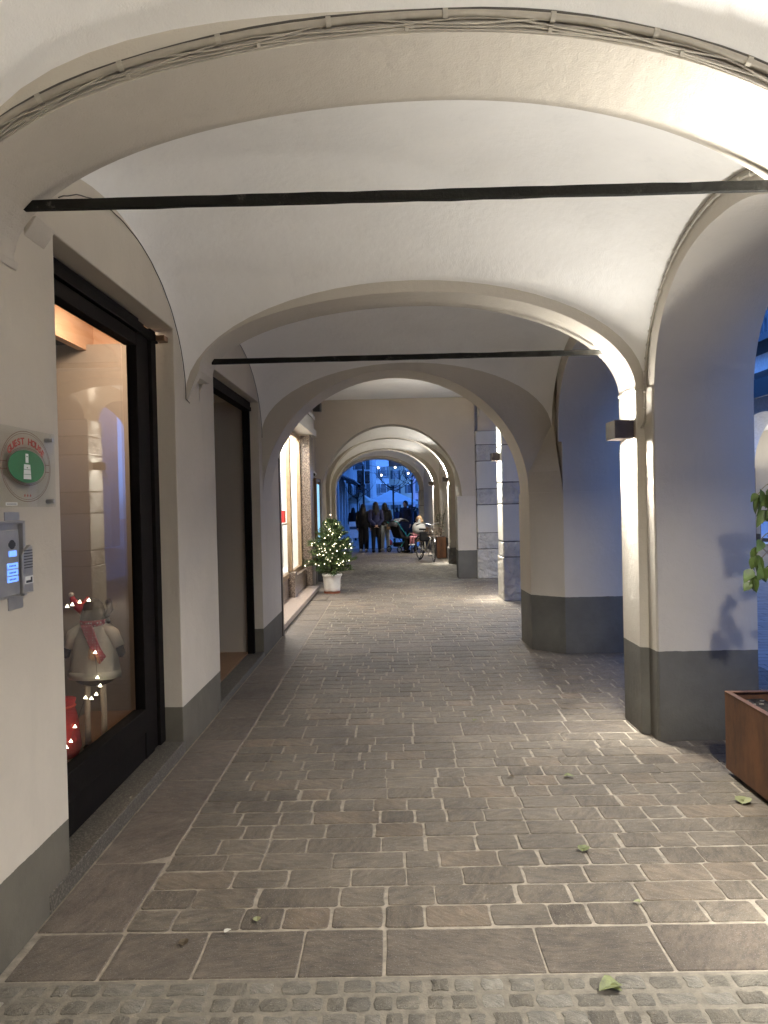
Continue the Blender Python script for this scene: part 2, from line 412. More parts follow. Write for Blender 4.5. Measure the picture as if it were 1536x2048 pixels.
def paving():
    p = MB(); XE = 3.4
    for a, b in ((2.89, 5.27), (5.57, 8.26), (8.82, 15.55)): rows(p, -1.05, XE, a, b, 0.157, 0.15, 0.27, 0.0105, jit=0.005, rnd=0.012)
    tag(p.build('paving_blocks', 'paver'), kind='structure')
    s = MB()
    for a, b in ((2.59, 2.885), (5.275, 5.565), (8.265, 8.54), (8.545, 8.815)): rows(s, -1.05 if a > 3 else -1.37, XE, a, b, 0.3, 0.30, 0.44, 0.011, 0.004, 0.006)
    rows(s, -1.45, 1.35, 20.45, 27.85, 0.3, 0.4, 0.7, 0.01, 0.003, 0.006)
    tag(s.build('paving_slabs', 'slab'), kind='structure')
    b = MB()
    for y0, y1 in ((2.89, 5.27), (5.275, 9.45), (9.46, 14.3)):
        y = y0
        while y < y1-0.1:
            L = random.uniform(0.42, 0.62); L = L if y1-y-L > 0.25 else y1-y
            stone(b, -1.385, -1.057, y+0.004, y+L-0.004, 0.002, 0.004); y += L
    tag(b.build('border_slabs', 'border'), kind='structure')
    c = MB(); rows(c, -1.37, XE, 1.3, 2.58, 0.085, 0.07, 0.115, 0.019, 0.007, 0.008, dome=0.005)
    rows(c, -1.5, 1.75, 15.56, 20.44, 0.1, 0.09, 0.13, 0.018, 0.008, 0.022, dome=0.006)
    rows(c, 1.75, XE, 15.56, 17.5, 0.1, 0.09, 0.13, 0.018, 0.008, 0.022, dome=0.006)
    tag(c.build('cobbles', 'cobble'), kind='structure')
    cb = MB().box(-1.8, 3.4, -3, 2.588, -0.0034, -0.0018).box(-1.8, 1.75, 15.553, 20.44, -0.0034, -0.0018)
    tag(cb.build('cobble_bed', simple('dark_mortar', (0.18, 0.16, 0.125), 0.9, var=0.3, scale=24, bmp=0.6, bscale=160)), kind='structure')
    g = MB()
    for i in range(3):
        stone(g, -1.40+0.27*i, -1.14+0.27*i, 12.9, 13.6, 0.001, 0.003, top=0.004)
    tag(g.build('doorstep_slabs', 'border'), kind='structure')
paving()

# ------------------------------------------------------------------ arcade building
def ell(c, hl, hr, zsl, zsr, zt, n=26, p=2.0):
    """arch profile from the left spring over the crown to the right spring"""
    out = []
    for i in range(2*n+1):
        a = math.pi*(1-i/(2.0*n)); cs, sn = math.cos(a), abs(math.sin(a))
        ce = math.copysign(abs(cs)**(2/p), cs); se = sn**(2/p)
        if ce < 0: out.append((c+hl*ce, zsl+(zt-zsl)*se))
        else: out.append((c+hr*ce, zsr+(zt-zsr)*se))
    return out
def arch_body(prof, u0, u1, ztop):
    """outline of the masonry above an arch; prof left->right"""
    pts = [(u0, prof[0][1])] if u0 < prof[0][0]-1e-4 else []
    pts += prof
    if u1 > prof[-1][0]+1e-4: pts.append((u1, prof[-1][1]))
    return pts + [(u1, ztop), (u0, ztop)]
def vault(x0, x1, y0, y1, zs, ax, ay_l, ay_r, p=1.7, n=28, q0=2.0, q1=2.0, lift=0.0):
    m_ = MB(); vs = []; c = (y0+y1)/2; h = (y1-y0)/2; xc = (x0+x1)/2; w = (x1-x0)/2
    for j in range(n+1):
        ty = -math.cos(math.pi*j/n); by = math.sqrt(max(0, 1-ty*ty))
        for i in range(n+1):
            tx = -math.cos(math.pi*i/n); qq = lerp(q0, q1, (ty+1)/2); a = ax*max(0, 1-abs(tx)**(qq if tx < 0 else 2))**(1/(qq if tx < 0 else 2)); b = lerp(ay_l, ay_r, (tx+1)/2)*by
            vs.append((xc+w*tx, c+h*ty, zs + lift*(1-tx)/2*((1-ty)/2)**3 + (a**p+b**p)**(1/p)))
    fs = [(j*(n+1)+i, (j+1)*(n+1)+i, (j+1)*(n+1)+i+1, j*(n+1)+i+1) for j in range(n) for i in range(n)]
    return m_.add(vs, fs)

near = thing('arcade_building', (0, 0, 0), 'beige plastered arcade building with white vaulted bays, nearest to the camera', 'building')
TOP = 4.3
# left wall: shop window opening 3.21-4.95, doorway 6.05-8.2
O1, O2 = (3.21, 4.97, 2.76), (6.06, 8.1, 2.70)
lw = MB()
lw.prism([(-3.2, 0), (O1[0], 0), (O1[0], O1[2]), (O1[1], O1[2]), (O1[1], 0), (O2[0], 0), (O2[0], O2[2]), (O2[1], O2[2]), (O2[1], 0), (9.44, 0), (9.44, TOP), (-3.2, TOP)], 'x', XL-0.16, XL)
wl = lw.build('wall', 'wall', near, bevel=0.006)
# transverse arches
ARCH = [(-3.2, -2.8, 3.05), (-0.38, 0.02, 3.05), (2.45, 2.86, 3.083), (5.22, 5.6, 3.026)]
for i, (a, b, zt) in enumerate(ARCH):
    zl = 2.53; hl = 1.587 if i == 2 else 1.49
    pr = ell(0.2, hl, 1.455, zl, 2.33, zt)
    MB().prism(arch_body(pr, XL, XR, TOP), 'y', a, b).build('arch', 'arch', near, bevel=0.005)
    k = MB()   # corbel under the left springing, tapering into the wall
    e = 0.0 if i != 2 else -0.085
    k.prism([(XL, zl-0.03), (XL+0.075+e*.8, zl-0.03), (XL+0.10+e, zl), (XL, zl)], 'y', a+0.10, b+0.012)
    k.build('corbel', 'arch', near, bevel=0.004)
    k = MB(); z0, z1 = zl-0.19, zl+0.004
    k.add([(XL, a+0.002, z0), (XL+0.012, a+0.002, z0), (XL, a+0.06, z0), (XL, a+0.002, z1), (XL+0.098+e, a+0.002, z1), (XL+0.098+e, a+0.10, z1), (XL, a+0.10, z1)], [(0, 1, 4, 3), (1, 2, 5, 4), (2, 6, 5), (0, 2, 1), (0, 3, 6, 2), (3, 4, 5, 6)])
    k.build('springer', 'arch', near)
    r = MB(); zr = 2.635 if i != 2 else 2.712; seg = 24
    ym = b-0.13 if i == 3 else b-0.06
    # hand-forged flat bar, slightly uneven
    vs = []; fs = []
    xa, xb = (-1.26, 1.56) if i != 2 else (-1.325, 1.56)
    for q in range(seg+1):
        x = lerp(xa, xb, q/seg); hh = 0.018+random.uniform(-0.0016, 0.0016); dz = random.uniform(-0.0008, 0.0008)
        for (dy, dzz) in ((-0.011, -hh), (0.011, -hh), (0.011, hh), (-0.011, hh)): vs.append((x, ym+dy, zr+dz+dzz))
    for q in range(seg):
        for k2 in range(4): fs.append((q*4+k2, q*4+(k2+1) % 4, q*4+4+(k2+1) % 4, q*4+4+k2))
    fs += [(3, 2, 1, 0), tuple(seg*4+k2 for k2 in range(4))]
    r.add(vs, fs).build('tie_rod', 'iron', near)
# right piers and longitudinal arcade arches
PI_ = [(-3.4, -2.6), (-0.58, 0.2), (2.26, 3.03), (5.055, 5.78), (7.97, 8.82)]
for i, (a, b) in enumerate(PI_[:4]):
    pa, pb = ARCH[i][0], ARCH[i][1]
    MB().prism([(XR+0.003, a+0.004), (XR+0.003, b-0.004), (XR-0.008, b-0.01), (XR-0.012, pb+0.02), (1.655, pb), (1.655, pa), (XR-0.012, pa-0.02), (XR-0.008, a+0.012)], 'z', 0, 2.33).build('pilaster', 'pier', near, bevel=0.004)
    MB().box(1.648, XR-0.03, pa-0.006, pb+0.006, 2.322, 2.345).build('impost', 'pier', near, bevel=0.003)
pts = [(-3.4, 0)]
for i in range(1, 5):
    a0, b0 = PI_[i-1][1], PI_[i][0]
    pts += [(a0, 0)] + ell((a0+b0)/2, (b0-a0)/2, (b0-a0)/2, 2.2, 2.2, 3.05, p=2.3) + ([(b0, 0)] if i < 4 else [])
pts += [(7.97, TOP), (-3.4, TOP)]
MB().prism(pts, 'x', XR+0.003, 2.37).build('arcade_wall', 'pier', near, bevel=0.006)
# arch C: broad wall arch with a lower springing
prC = ell(0.04, 1.43, 1.42, 1.66, 1.68, 3.03)
MB().prism(arch_body(prC, XL, XR+0.65, TOP), 'y', 8.262, 8.82).build('arch', 'arch', near, bevel=0.006)
MB().prism([(1.762, 7.972), (2.372, 7.972), (2.372, 8.82), (1.445, 8.82), (1.462, 8.262)], 'z', 0, 1.68).build('pier', 'pier', near, bevel=0.005)
MB().box(1.762, 2.372, 7.972, 8.261, 1.681, TOP).build('pier_head', 'pier', near)
MB().add([(1.464, 8.2615, 1.681), (1.763, 7.973, 1.681), (1.763, 8.2615, 1.681), (1.464, 8.2615, 1.90), (1.74, 7.99, 1.90), (1.73, 8.2615, 2.42)], [(0, 1, 2)[::-1], (0, 1, 4, 3), (3, 4, 5), (1, 2, 5, 4), (0, 3, 5, 2)]).build('splay', 'pier', near)
# vaults
for (y0, y1) in ((-2.8, -0.38), (0.02, 2.45), (2.86, 5.22), (5.6, 8.262)):
    vault(XL, XR, y0, y1, 2.36, 0.745 if y0 > 1 else 0.80, 0.76, 0.83, q0=3.6 if y0 == 2.86 else 2.0, q1=3.0 if y0 == 0.02 else 2.0, lift=0.19 if y0 == 2.86 else 0.0).build('vault', 'vault', near, smooth=True)
MB().box(-3.8, 2.6, -3.2, 8.8, TOP, TOP+0.2).build('roof', 'wall', near)  # unseen slab, added to stop sky light leaking in above the vaults
MB().box(-3.9, 2.4, -3.5, -3.22, 0, TOP).build('wall', 'wall', near)  # unseen end wall, added to close off blue light from behind the camera

MB().prism([(XL, 2.735), (XL+0.05, 2.735), (XL+0.03, 2.70), (XL, 2.66)], 'y', 2.95, 3.12).build('bracket', 'arch', near, bevel=0.004)
# ---- shop window 1
sw = MB()
x0 = -1.52
fr = MB()
Y0, Y1, ZB, ZT = O1[0]-0.25, O1[1]-0.02, 0.10, 2.74
fr.box(x0-0.05, x0+0.02, Y1-0.10, Y1, ZB, ZT)
fr.box(x0-0.07, x0, Y1-0.20, Y1-0.103, ZB, ZT)
fr.box(x0-0.05, x0+0.012, Y1-0.36, Y1-0.203, ZB, ZT)
fr.box(x0-0.05, x0+0.01, Y0, Y0+0.12, ZB, ZT)
win = fr
fr.box(x0-0.06, x0+0.03, Y0, Y1-0.36, ZT-0.08, ZT)
fr.box(x0-0.06, x0+0.012, Y0, Y1-0.36, ZT-0.16, ZT-0.083)
fr.box(x0-0.06, x0+0.006, Y0, Y1-0.36, ZB, 0.26)
fr.box(x0-0.06, x0+0.016, Y0, Y1-0.36, 0.264, 0.40)
wf = fr.build('shop_window', 'frame', near, bevel=0.004)
wf['label'] = 'tall black framed shop window with a lit cream display'
MB().box(x0-0.04, x0-0.032, Y0+0.1, Y1-0.36, 0.40, ZT-0.16).build('pane', 'glass', wf)
MB().box(x0-0.05, XL+0.004, O1[0]-0.2, O1[1]+0.03, 0.005, 0.085).build('sill', 'sill', near, bevel=0.004)
# shutter guide under the head, with its little bracket
MB().box(-1.515, -1.485, O1[0], O1[1]-0.02, 2.66, 2.712).build('shutter_rail', 'frame', wf, bevel=0.003)
MB().box(-1.475, -1.42, O1[1]-0.1, O1[1]-0.02, 2.665, 2.70).build('bracket', 'wood', wf, bevel=0.002)
# display room
rm = MB()
rm.box(-2.25, XL-0.17, 5.70, 5.76, 0.0, 3.0)
rm.box(-2.25, -2.19, 2.6, 5.70, 2.76, 3.0)
rm.box(-2.19, XL-0.17, 2.6, 5.70, 3.0, 3.05)
rm.box(-3.8, XL-0.17, 2.5, 2.6, 0.0, 3.05)
rm.build('display_wall', 'cream', near)
MB().box(-2.25, x0-0.07, 2.6, 5.70, 0.05, 0.14).build('display_floor', 'woodfloor', near)
MB().box(-2.21, -1.58, 5.69, 5.70, 0.14, 0.24).build('skirting', 'cream', near)
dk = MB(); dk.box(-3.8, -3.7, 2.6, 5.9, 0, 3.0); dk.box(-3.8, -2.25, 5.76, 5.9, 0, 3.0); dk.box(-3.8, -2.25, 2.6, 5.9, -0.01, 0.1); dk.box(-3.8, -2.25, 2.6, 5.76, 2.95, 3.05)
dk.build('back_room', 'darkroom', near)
# ---- doorway
df = MB()
x0 = -1.50
df.box(x0-0.05, x0+0.02, O2[0]-0.1, O2[0]+0.045, 0.06, 2.70)
df.box(x0-0.05, x0+0.02, O2[1]-0.07, O2[1]-0.01, 0.06, 2.70)
df.box(x0-0.05, x0+0.03, O2[0], O2[1]-0.02, 2.60, 2.695)
dr = df.build('doorway', 'frame', near, bevel=0.003)
dr['label'] = 'tall doorway with thin black frame and plain taupe side panel'
MB().box(-1.495, -1.46, O2[0], O2[1]-0.03, 2.60, 2.64).build('shutter_rail', 'frame', dr)
MB().box(-2.6, x0-0.05, O2[1]-0.02, O2[1]+0.06, 0.06, 2.7).build('side_panel', 'taupe', dr)
MB().box(-2.7, -2.6, O2[0]-0.5, O2[1]+0.06, 0.0, 2.7).box(-2.7, x0-0.05, O2[0]-0.5, O2[0]-0.4, 0, 2.7).build('inner_wall', 'taupe', dr)
MB().box(-2.7, x0-0.05, O2[0]-0.5, O2[1]+0.06, 2.7, 2.8).build('inner_ceiling', 'taupe', dr)
MB().box(-2.6, x0-0.052, O2[0]-0.4, O2[1]-0.02, 0.02, 0.072).build('inner_floor', 'woodfloor', dr)
MB().box(x0-0.05, XL+0.003, O2[0]-0.1, O2[1]+0.03, 0.004, 0.06).build('sill', 'sill', dr, bevel=0.004)

# ------------------------------------------------------------------ middle bay: shop and rusticated piers
mid = thing('corner_building', (0, 0, 0), 'taller flat ceilinged building beyond the third arch with rusticated stone piers', 'building')
XW = -1.75
MB().box(XW-0.3, 2.6, 8.82, 16.05, 3.78, 3.9).build('ceiling', 'vault', mid)
w = MB()
w.prism([(9.44, 0), (9.52, 0), (9.52, 2.9), (14.30, 2.9), (14.30, 3.78), (9.44, 3.78)], 'x', XW-0.12, XW)
w.prism([(14.95, 0), (16.05, 0), (16.05, 3.78), (14.3, 3.78), (14.3, 2.9), (14.95, 2.9)], 'x', XW-0.12, XW+0.16)
w.box(XW-0.12, XL-0.16, 9.30, 9.44, 0, 3.78)
w.build('wall', 'pierd', mid)
MB().box(XW, -1.45, 9.6, 15.0, 2.92, 3.05).box(XW, -1.50, 9.6, 15.0, 3.055, 3.25).box(XW, -1.47, 9.6, 15.0, 3.255, 3.33).build('lintel', 'stoneband', mid, bevel=0.006)
MB().box(XW+0.005, -1.52, 14.35, 14.95, 0.0, 2.918).build('pilaster', 'granite', mid, bevel=0.008)
MB().box(XW+0.005, -1.62, 12.55, 12.85, 0.1, 0.50).box(XW+0.005, -1.64, 12.85, 14.35, 0.1, 0.42).build('plinth', 'granite', mid, bevel=0.004)
MB().box(XW-0.1, -1.40, 9.46, 14.32, 0.03, 0.10).build('sill', 'sill_light', mid, bevel=0.004)
MB().box(XW-0.1, -1.42, 9.47, 14.30, -0.01, 0.03).build('sill_riser', 'black', mid)
sf = MB()
for yy, wd in ((9.56, 0.04), (12.9, 0.07), (14.27, 0.03)):
    sf.box(XW-0.02, XW+0.05, yy-wd, yy+wd, 0.42, 2.9)
sf.box(XW-0.02, XW+0.04, 9.5, 14.3, 0.42, 0.50); sf.box(XW-0.02, XW+0.04, 9.5, 14.3, 2.82, 2.9)
s2 = sf.build('shop_window', 'tan', mid, bevel=0.004); s2['label'] = 'tan framed shop window glowing white'
MB().box(XW-0.01, XW-0.004, 9.5, 14.3, 0.5, 2.82).build('pane', 'clear', s2)
MB().box(XW-0.02, XW+0.02, 9.5, 14.3, 0.1, 0.42).build('lower_panel', 'granite', s2)
MB().box(XW-0.35, XW-0.30, 9.4, 14.4, 0.1, 3.0).build('display_back', 'whitepaint', s2)
MB().box(XW-0.30, XW-0.02, 9.4, 14.4, 0.40, 0.45).box(XW-0.30, XW-0.02, 14.32, 14.36, 0.4, 3.0).box(XW-0.3, XW-0.13, 9.4, 9.44, 0.4, 3.0).box(XW-0.30, XW-0.02, 9.4, 14.4, 3.0, 3.04).build('display_box', 'whitepaint', s2)
MB().box(XL-0.03, XL+0.012, 9.445, 9.53, 0.0, 2.35).build('door_post', simple('dark_bronze', (0.05, 0.035, 0.025), 0.4), mid, bevel=0.003)
# rusticated piers
def rusticated(parent, x0, x1, y0, y1, levels, dark=False, name='pier'):
    base = MB().box(x0+0.012, x1-0.012, y0+0.012, y1-0.012, 0, levels[-1][1]).build(name, 'rustic_dark', parent)
    for i, (a, b, kind) in enumerate(levels):
        g = 0.008; e = 0.012 if kind == 'B' else 0.0
        m_ = MB().box(x0-e, x1+e, y0-e, y1+e, a+(g if i else 0), b-g)
        if kind == 'R': m_.build('rough_block', 'rustic', base, bevel=0.012)
        elif kind == 'S': m_.build('smooth_block', 'ashlar', base, bevel=0.010)
        else: m_.build('base_block', 'rustic_dark' if dark else 'rustic', base, bevel=0.012)
    return base
LV = [(0, .61, 'B'), (.61, .945, 'R'), (.945, 1.53, 'S'), (1.53, 1.86, 'R'), (1.86, 2.44, 'S'), (2.44, 2.78, 'R'), (2.78, 3.07, 'S')]
LV1 = [(0, .70, 'B'), (.70, .95, 'R'), (.95, 1.55, 'S'), (1.55, 1.9, 'R'), (1.9, 2.5, 'S'), (2.5, 2.8, 'R'), (2.8, 3.07, 'S')]
rusticated(mid, 1.755, 2.45, 12.32, 12.92, LV1)
rusticated(mid, 1.755, 2.45, 16.03, 16.5, LV)
for (a0, b0) in ((8.83, 12.32), (12.92, 16.03)):
    pr = ell((a0+b0)/2, (b0-a0)/2, (b0-a0)/2, 3.07, 3.07, 3.6)
    MB().prism(arch_body(pr, a0-0.0, b0+(0.6 if b0 < 13 else 0.02), 3.78), 'x', 1.80, 2.4).build('arcade_arch', 'pierd', mid, bevel=0.006)
# wall D with its round arch
prD = ell(-0.01, 1.46, 1.455, 1.75, 1.72, 3.25)
dd = MB(); dd.prism(arch_body(prD, XW+0.16, 1.74, 3.78), 'y', 16.05, 16.5); dd.build('arch', 'pierd', mid, bevel=0.006)
MB().box(1.345, 1.74, 16.05, 16.5, 0, 1.72).build('pier', 'pier', mid, bevel=0.006)
MB().box(XW+0.161, -1.47, 16.05, 16.5, 0, 1.75).build('pier', 'pier', mid, bevel=0.006)

# ------------------------------------------------------------------ far arcade, turning slightly left
far = thing('far_arcade_building', (0, 16.5, 0), 'far arcade building whose vaulted passage ends at the blue square', 'building', world=True)
FA = [(20.0, 20.5, -0.07, 1.55, 3.35), (24.0, 24.5, -0.24, 1.54, 3.29), (27.5, 28.0, -0.53, 1.50, 3.21)]
def wedge(m_, x0a, x1a, ya, x0b, x1b, yb, z0, z1):
    m_.add([(x0a,ya,z0),(x1a,ya,z0),(x1b,yb,z0),(x0b,yb,z0),(x0a,ya,z1),(x1a,ya,z1),(x1b,yb,z1),(x0b,yb,z1)],
           [(0,3,2,1),(4,5,6,7),(0,1,5,4),(1,2,6,5),(2,3,7,6),(3,0,4,7)])
lft = [(16.5, -1.66), (20.0, -1.72), (24.0, -1.9), (27.5, -2.12)]
rgt = [(16.5, 1.66), (20.0, 1.62), (24.0, 1.45), (27.5, 1.12)]
for i in range(3):
    (ya, xa), (yb, xb) = lft[i], lft[i+1]; (yc, xc), (yd, xd) = rgt[i], rgt[i+1]
    e = 0.001*i
    m_ = MB(); wedge(m_, xa-0.3, xa, ya+e, xb-0.3, xb, yb, 0, 4.2); m_.build('wall', 'wall', far)
    m_ = MB(); wedge(m_, xc, xc+0.3, yc+e, xd, xd+0.3, yd, 0, 4.2); m_.build('wall', 'pier', far)
    y0, y1 = ya, yb
    v = vault(0, 1, y0 + (0.5 if i else 0), y1, 2.15, 1.17, 1.0, 1.0, n=20)
    vs = []
    for (x, y, z) in v.v:
        t = (y-ya)/(yb-ya); vs.append((lerp(lerp(xa, xb, t), lerp(xc, xd, t), x), y, z))
    v.v = vs; v.build('vault', 'vault', far, smooth=True)
for i, (y0, y1, c, h, zt) in enumerate(FA):
    pr = ell(c, h, h, 2.05, 2.05, zt)
    MB().prism(arch_body(pr, c-h-0.5, c+h+0.6, 4.2), 'y', y0, y1).build('arch', 'arch', far, bevel=0.006)
    MB().box(c-h-0.5, c-h-0.0, y0, y1, 0, 2.05).build('pier', 'arch', far, bevel=0.006)
    if i < 2:
        MB().box(c+h-0.02, c+h+0.6, y0, y1, 0.42, 2.05).build('pier', 'arch', far, bevel=0.006)
        MB().box(c+h-0.05, c+h+0.6, y0-0.02, y1+0.02, 0, 0.42).build('pier_base', 'rustic_dark', far, bevel=0.02)
    else:
        rusticated(far, c+h-0.03, c+h+0.6, y0-0.03, y1, [(0, .5, 'R'), (.5, 1.0, 'R'), (1.0, 1.5, 'R'), (1.5, 2.05, 'R')], dark=True)
MB().box(-3.2, 2.6, 16.52, 28.0, 4.2, 4.4).build('roof', 'wall', far)
MB().box(-2.4, 2.7, 8.82, 16.48, 3.91, 4.1).build('roof', 'wall', mid)

# ------------------------------------------------------------------ wall lamps
def lamp(x, y, z, label, power=1.0, mixw=(115, 8, 2, 33), xw=1.655):
    t = thing('wall_lamp', (x, y, z), label, 'wall lamp', 'up and down wall lamps')
    w_, d_, h_ = 0.065, 0.11, 0.062
    b = MB(); th = 0.004
    b.box(-w_, w_, -d_, -d_+th, -h_, h_); b.box(-w_, w_, d_-th, d_, -h_, h_)
    b.box(-w_, -w_+th, -d_+th, d_-th, -h_, h_); b.box(w_-th, w_, -d_+th, d_-th, -h_, h_)
    b.build('lamp_body', 'lampbody', t, bevel=0.002)
    MB().box(w_, xw-x+0.004, -0.04, 0.04, -0.04, 0.04).build('mounting_plate', 'lampbody', t)
    MB().box(-w_+th, w_-th, -d_+th, d_-th, h_-0.034, h_-0.030).build('diffuser', 'glow', t)
    MB().box(-w_+th, w_-th, -d_+th, d_-th, -h_+0.030, -h_+0.034).build('diffuser', 'glow', t)
    # each side throws a tight beam plus a weaker wide spill
    for up, e_, sp in ((1, mixw[0]*LAMP_UP, 22), (1, mixw[1]*LAMP_UP, 168), (-1, mixw[2]*LAMP_DOWN, 36), (-1, mixw[3]*LAMP_DOWN, 168)):
        ld = bpy.data.lights.new('lamp_light', 'AREA'); ld.shape = 'RECTANGLE'; ld.size = 0.09; ld.size_y = 0.10 if sp < 60 else 0.17
        ld.energy = e_*power; ld.color = WARM; ld.spread = R(sp)
        lo = bpy.data.objects.new('lamp_light', ld); COL.objects.link(lo); lo.parent = t
        lo.location = (0, 0.045 if sp < 25 else 0, up*(h_-0.006)); lo.rotation_euler = (math.pi if up > 0 else 0, 0, 0)
    return t
lamp(1.585, -0.18, 2.07, 'brown box wall lamp on the pier behind the camera', mixw=(190, 66, 6, 64))
lamp(1.585, 2.66, 2.07, 'brown box wall lamp on the pier beside the camera, outside the right edge', mixw=(135, 25, 2, 40))
lamp(1.585, 5.36, 2.07, 'brown box wall lamp on the nearest right pier, lighting up and down')
lamp(1.69, 12.60, 2.32, 'brown box wall lamp on the rough stone pier beyond the third arch', xw=1.755, power=1.7, mixw=(85, 14, 3, 34))
lamp(1.39, 20.25, 2.2, 'small dark wall lamp on the pilaster between the bicycle and the square stone pier', xw=1.47, power=.75, mixw=(95, 32, 5, 34))
lamp(1.21, 24.25, 2.2, 'farthest dark wall lamp, on the pilaster nearest the blue square', xw=1.29, power=.7, mixw=(95, 32, 5, 34))
def point(name, loc, e, c, r=0.05, kind='POINT'):
    d = bpy.data.lights.new(name, kind); d.energy = e; d.color = c
    if kind == 'POINT': d.shadow_soft_size = r
    o = bpy.data.objects.new(name, d); COL.objects.link(o); o.location = loc; return o
def area(name, loc, rot, sx, sy, e, c):
    d = bpy.data.lights.new(name, 'AREA'); d.shape = 'RECTANGLE'; d.size = sx; d.size_y = sy; d.energy = e; d.color = c
    o = bpy.data.objects.new(name, d); COL.objects.link(o); o.location = loc; o.rotation_euler = rot; return o
area('display_light', (-1.78, 5.0, 2.98), (R(22), 0, 0), 0.25, 0.7, 22, (1, 0.74, 0.56))
area('shop_light', (XW-0.17, 12.0, 2.98), (0, 0, 0), 0.2, 4.4, 230, (1, 0.95, 0.88))

# ------------------------------------------------------------------ extra materials
def C(name, c, rough=0.7, **k):
    if name not in M: M[name] = simple(name, c, rough, **k)
    return name
C('needle_green', (0.07, 0.12, 0.04), 0.6, var=0.45, scale=30); C('needle_light', (0.17, 0.23, 0.085), 0.6, var=0.3, scale=30)
C('bark', (0.07, 0.048, 0.03), 0.9, bmp=0.6); C('dark_bark', (0.02, 0.018, 0.02), 0.9)
C('pot_cloth', (0.72, 0.69, 0.63), 0.6, var=0.08); C('terracotta', (0.22, 0.07, 0.035), 0.7)
C('vine_leaf', (0.085, 0.13, 0.03), 0.5, var=0.4, scale=20); C('dry_leaf', (0.12, 0.135, 0.045), 0.6, var=0.4, scale=50)
C('stem', (0.22, 0.19, 0.10), 0.6); C('knit_white', (0.66, 0.60, 0.50), 0.95, bmp=0.8, bscale=120)
C('plush_brown', (0.05, 0.03, 0.018), 0.95, bmp=0.6, bscale=150); C('felt_red', (0.42, 0.02, 0.02), 0.85); C('plush_leg', (0.60, 0.47, 0.35), 0.9, bmp=0.5, bscale=90)
C('skin', (0.52, 0.32, 0.23), 0.55, var=0.05); C('dark_hair', (0.005, 0.004, 0.003), 0.7, var=0.4, scale=60); C('fair_hair', (0.16, 0.10, 0.055), 0.5)
C('black_cloth', (0.004, 0.004, 0.005), 0.9); C('navy_cloth', (0.018, 0.022, 0.085), 0.8); C('dark_blue_cloth', (0.012, 0.018, 0.05), 0.85)
C('pale_denim', (0.42, 0.44, 0.42), 0.8); C('white_shoe', (0.72, 0.72, 0.72), 0.6); C('tan_cloth', (0.34, 0.22, 0.12), 0.8); C('pink_cloth', (0.62, 0.26, 0.30), 0.8)
C('grey_cloth', (0.14, 0.14, 0.15), 0.85); C('teal_frame', (0.02, 0.22, 0.22), 0.4); C('rubber', (0.012, 0.012, 0.012), 0.7); C('chrome', (0.6, 0.6, 0.6), 0.25, metal=0.9)
C('cream_paint', (0.62, 0.58, 0.48), 0.4); C('bag_white', (0.75, 0.75, 0.72), 0.4, var=0.1); C('awning', (0.05, 0.07, 0.10), 0.7)
C('fabric_white', (0.85, 0.87, 0.88), 0.7, var=0.04); C('facade_white', (0.75, 0.75, 0.75), 0.9); C('facade_cream', (0.66, 0.58, 0.45), 0.9); C('facade_pink', (0.66, 0.44, 0.48), 0.9)
C('facade_grey', (0.42, 0.44, 0.46), 0.9); C('dark_glass', (0.03, 0.035, 0.05), 0.15); C('shutter', (0.09, 0.11, 0.12), 0.7); C('roof_tile', (0.20, 0.10, 0.07), 0.9)
C('barrier_white', (0.72, 0.72, 0.72), 0.5); C('barrier_red', (0.5, 0.04, 0.03), 0.5); C('print_red', (0.42, 0.075, 0.055), 0.6); C('print_brown', (0.19, 0.10, 0.07), 0.6)
C('print_green', (0.025, 0.14, 0.045), 0.5, var=0.04); C('print_white', (0.75, 0.75, 0.72), 0.6, var=0.03)
M['bulb'] = emis('fairy_bulb', (1.0, 0.88, 0.62), 6.0); M['bulb_round'] = emis('party_bulb', (1.0, 0.9, 0.65), 8.0)
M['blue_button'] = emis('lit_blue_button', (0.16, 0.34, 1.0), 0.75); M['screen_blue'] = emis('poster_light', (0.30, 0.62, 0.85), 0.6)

# ------------------------------------------------------------------ wall sign, intercom
FX = XL
def letter_mesh(ch, size, flip=False):
    cu = bpy.data.curves.new('letter', 'FONT'); cu.body = ch; cu.size = size; cu.extrude = 0.0004; cu.offset = 0.0011; cu.align_x = 'CENTER'
    o = bpy.data.objects.new('letter', cu); COL.objects.link(o)
    bpy.context.view_layer.update()
    me = bpy.data.meshes.new_from_object(o.evaluated_get(bpy.context.evaluated_depsgraph_get()))
    vs = [tuple(v.co) for v in me.vertices]; fs = [tuple(p.vertices) for p in me.polygons]
    bpy.data.objects.remove(o); bpy.data.curves.remove(cu); bpy.data.meshes.remove(me)
    return vs, fs
def oval(m_, cy_, cz, ry, rz, x, wd=None, n=56, a0=0, a1=2*math.pi, th=0.0008):
    """flat oval disc or ring lying on the wall plane"""
    if wd is None:
        m_.prism([(cy_+ry*math.cos(2*math.pi*i/n), cz+rz*math.sin(2*math.pi*i/n)) for i in range(n)], 'x', x, x+th); return
    vs = []; fs = []; full = abs(a1-a0-2*math.pi) < 1e-6
    for i in range(n+1):
        t = a0+(a1-a0)*i/n
        for k in (0, 1):
            vs.append((x+th, cy_+(ry-k*wd*1.6)*math.cos(t), cz+(rz-k*wd)*math.sin(t)))
    for i in range(n): fs.append((2*i, 2*i+2, 2*i+3, 2*i+1))
    m_.add(vs, fs)
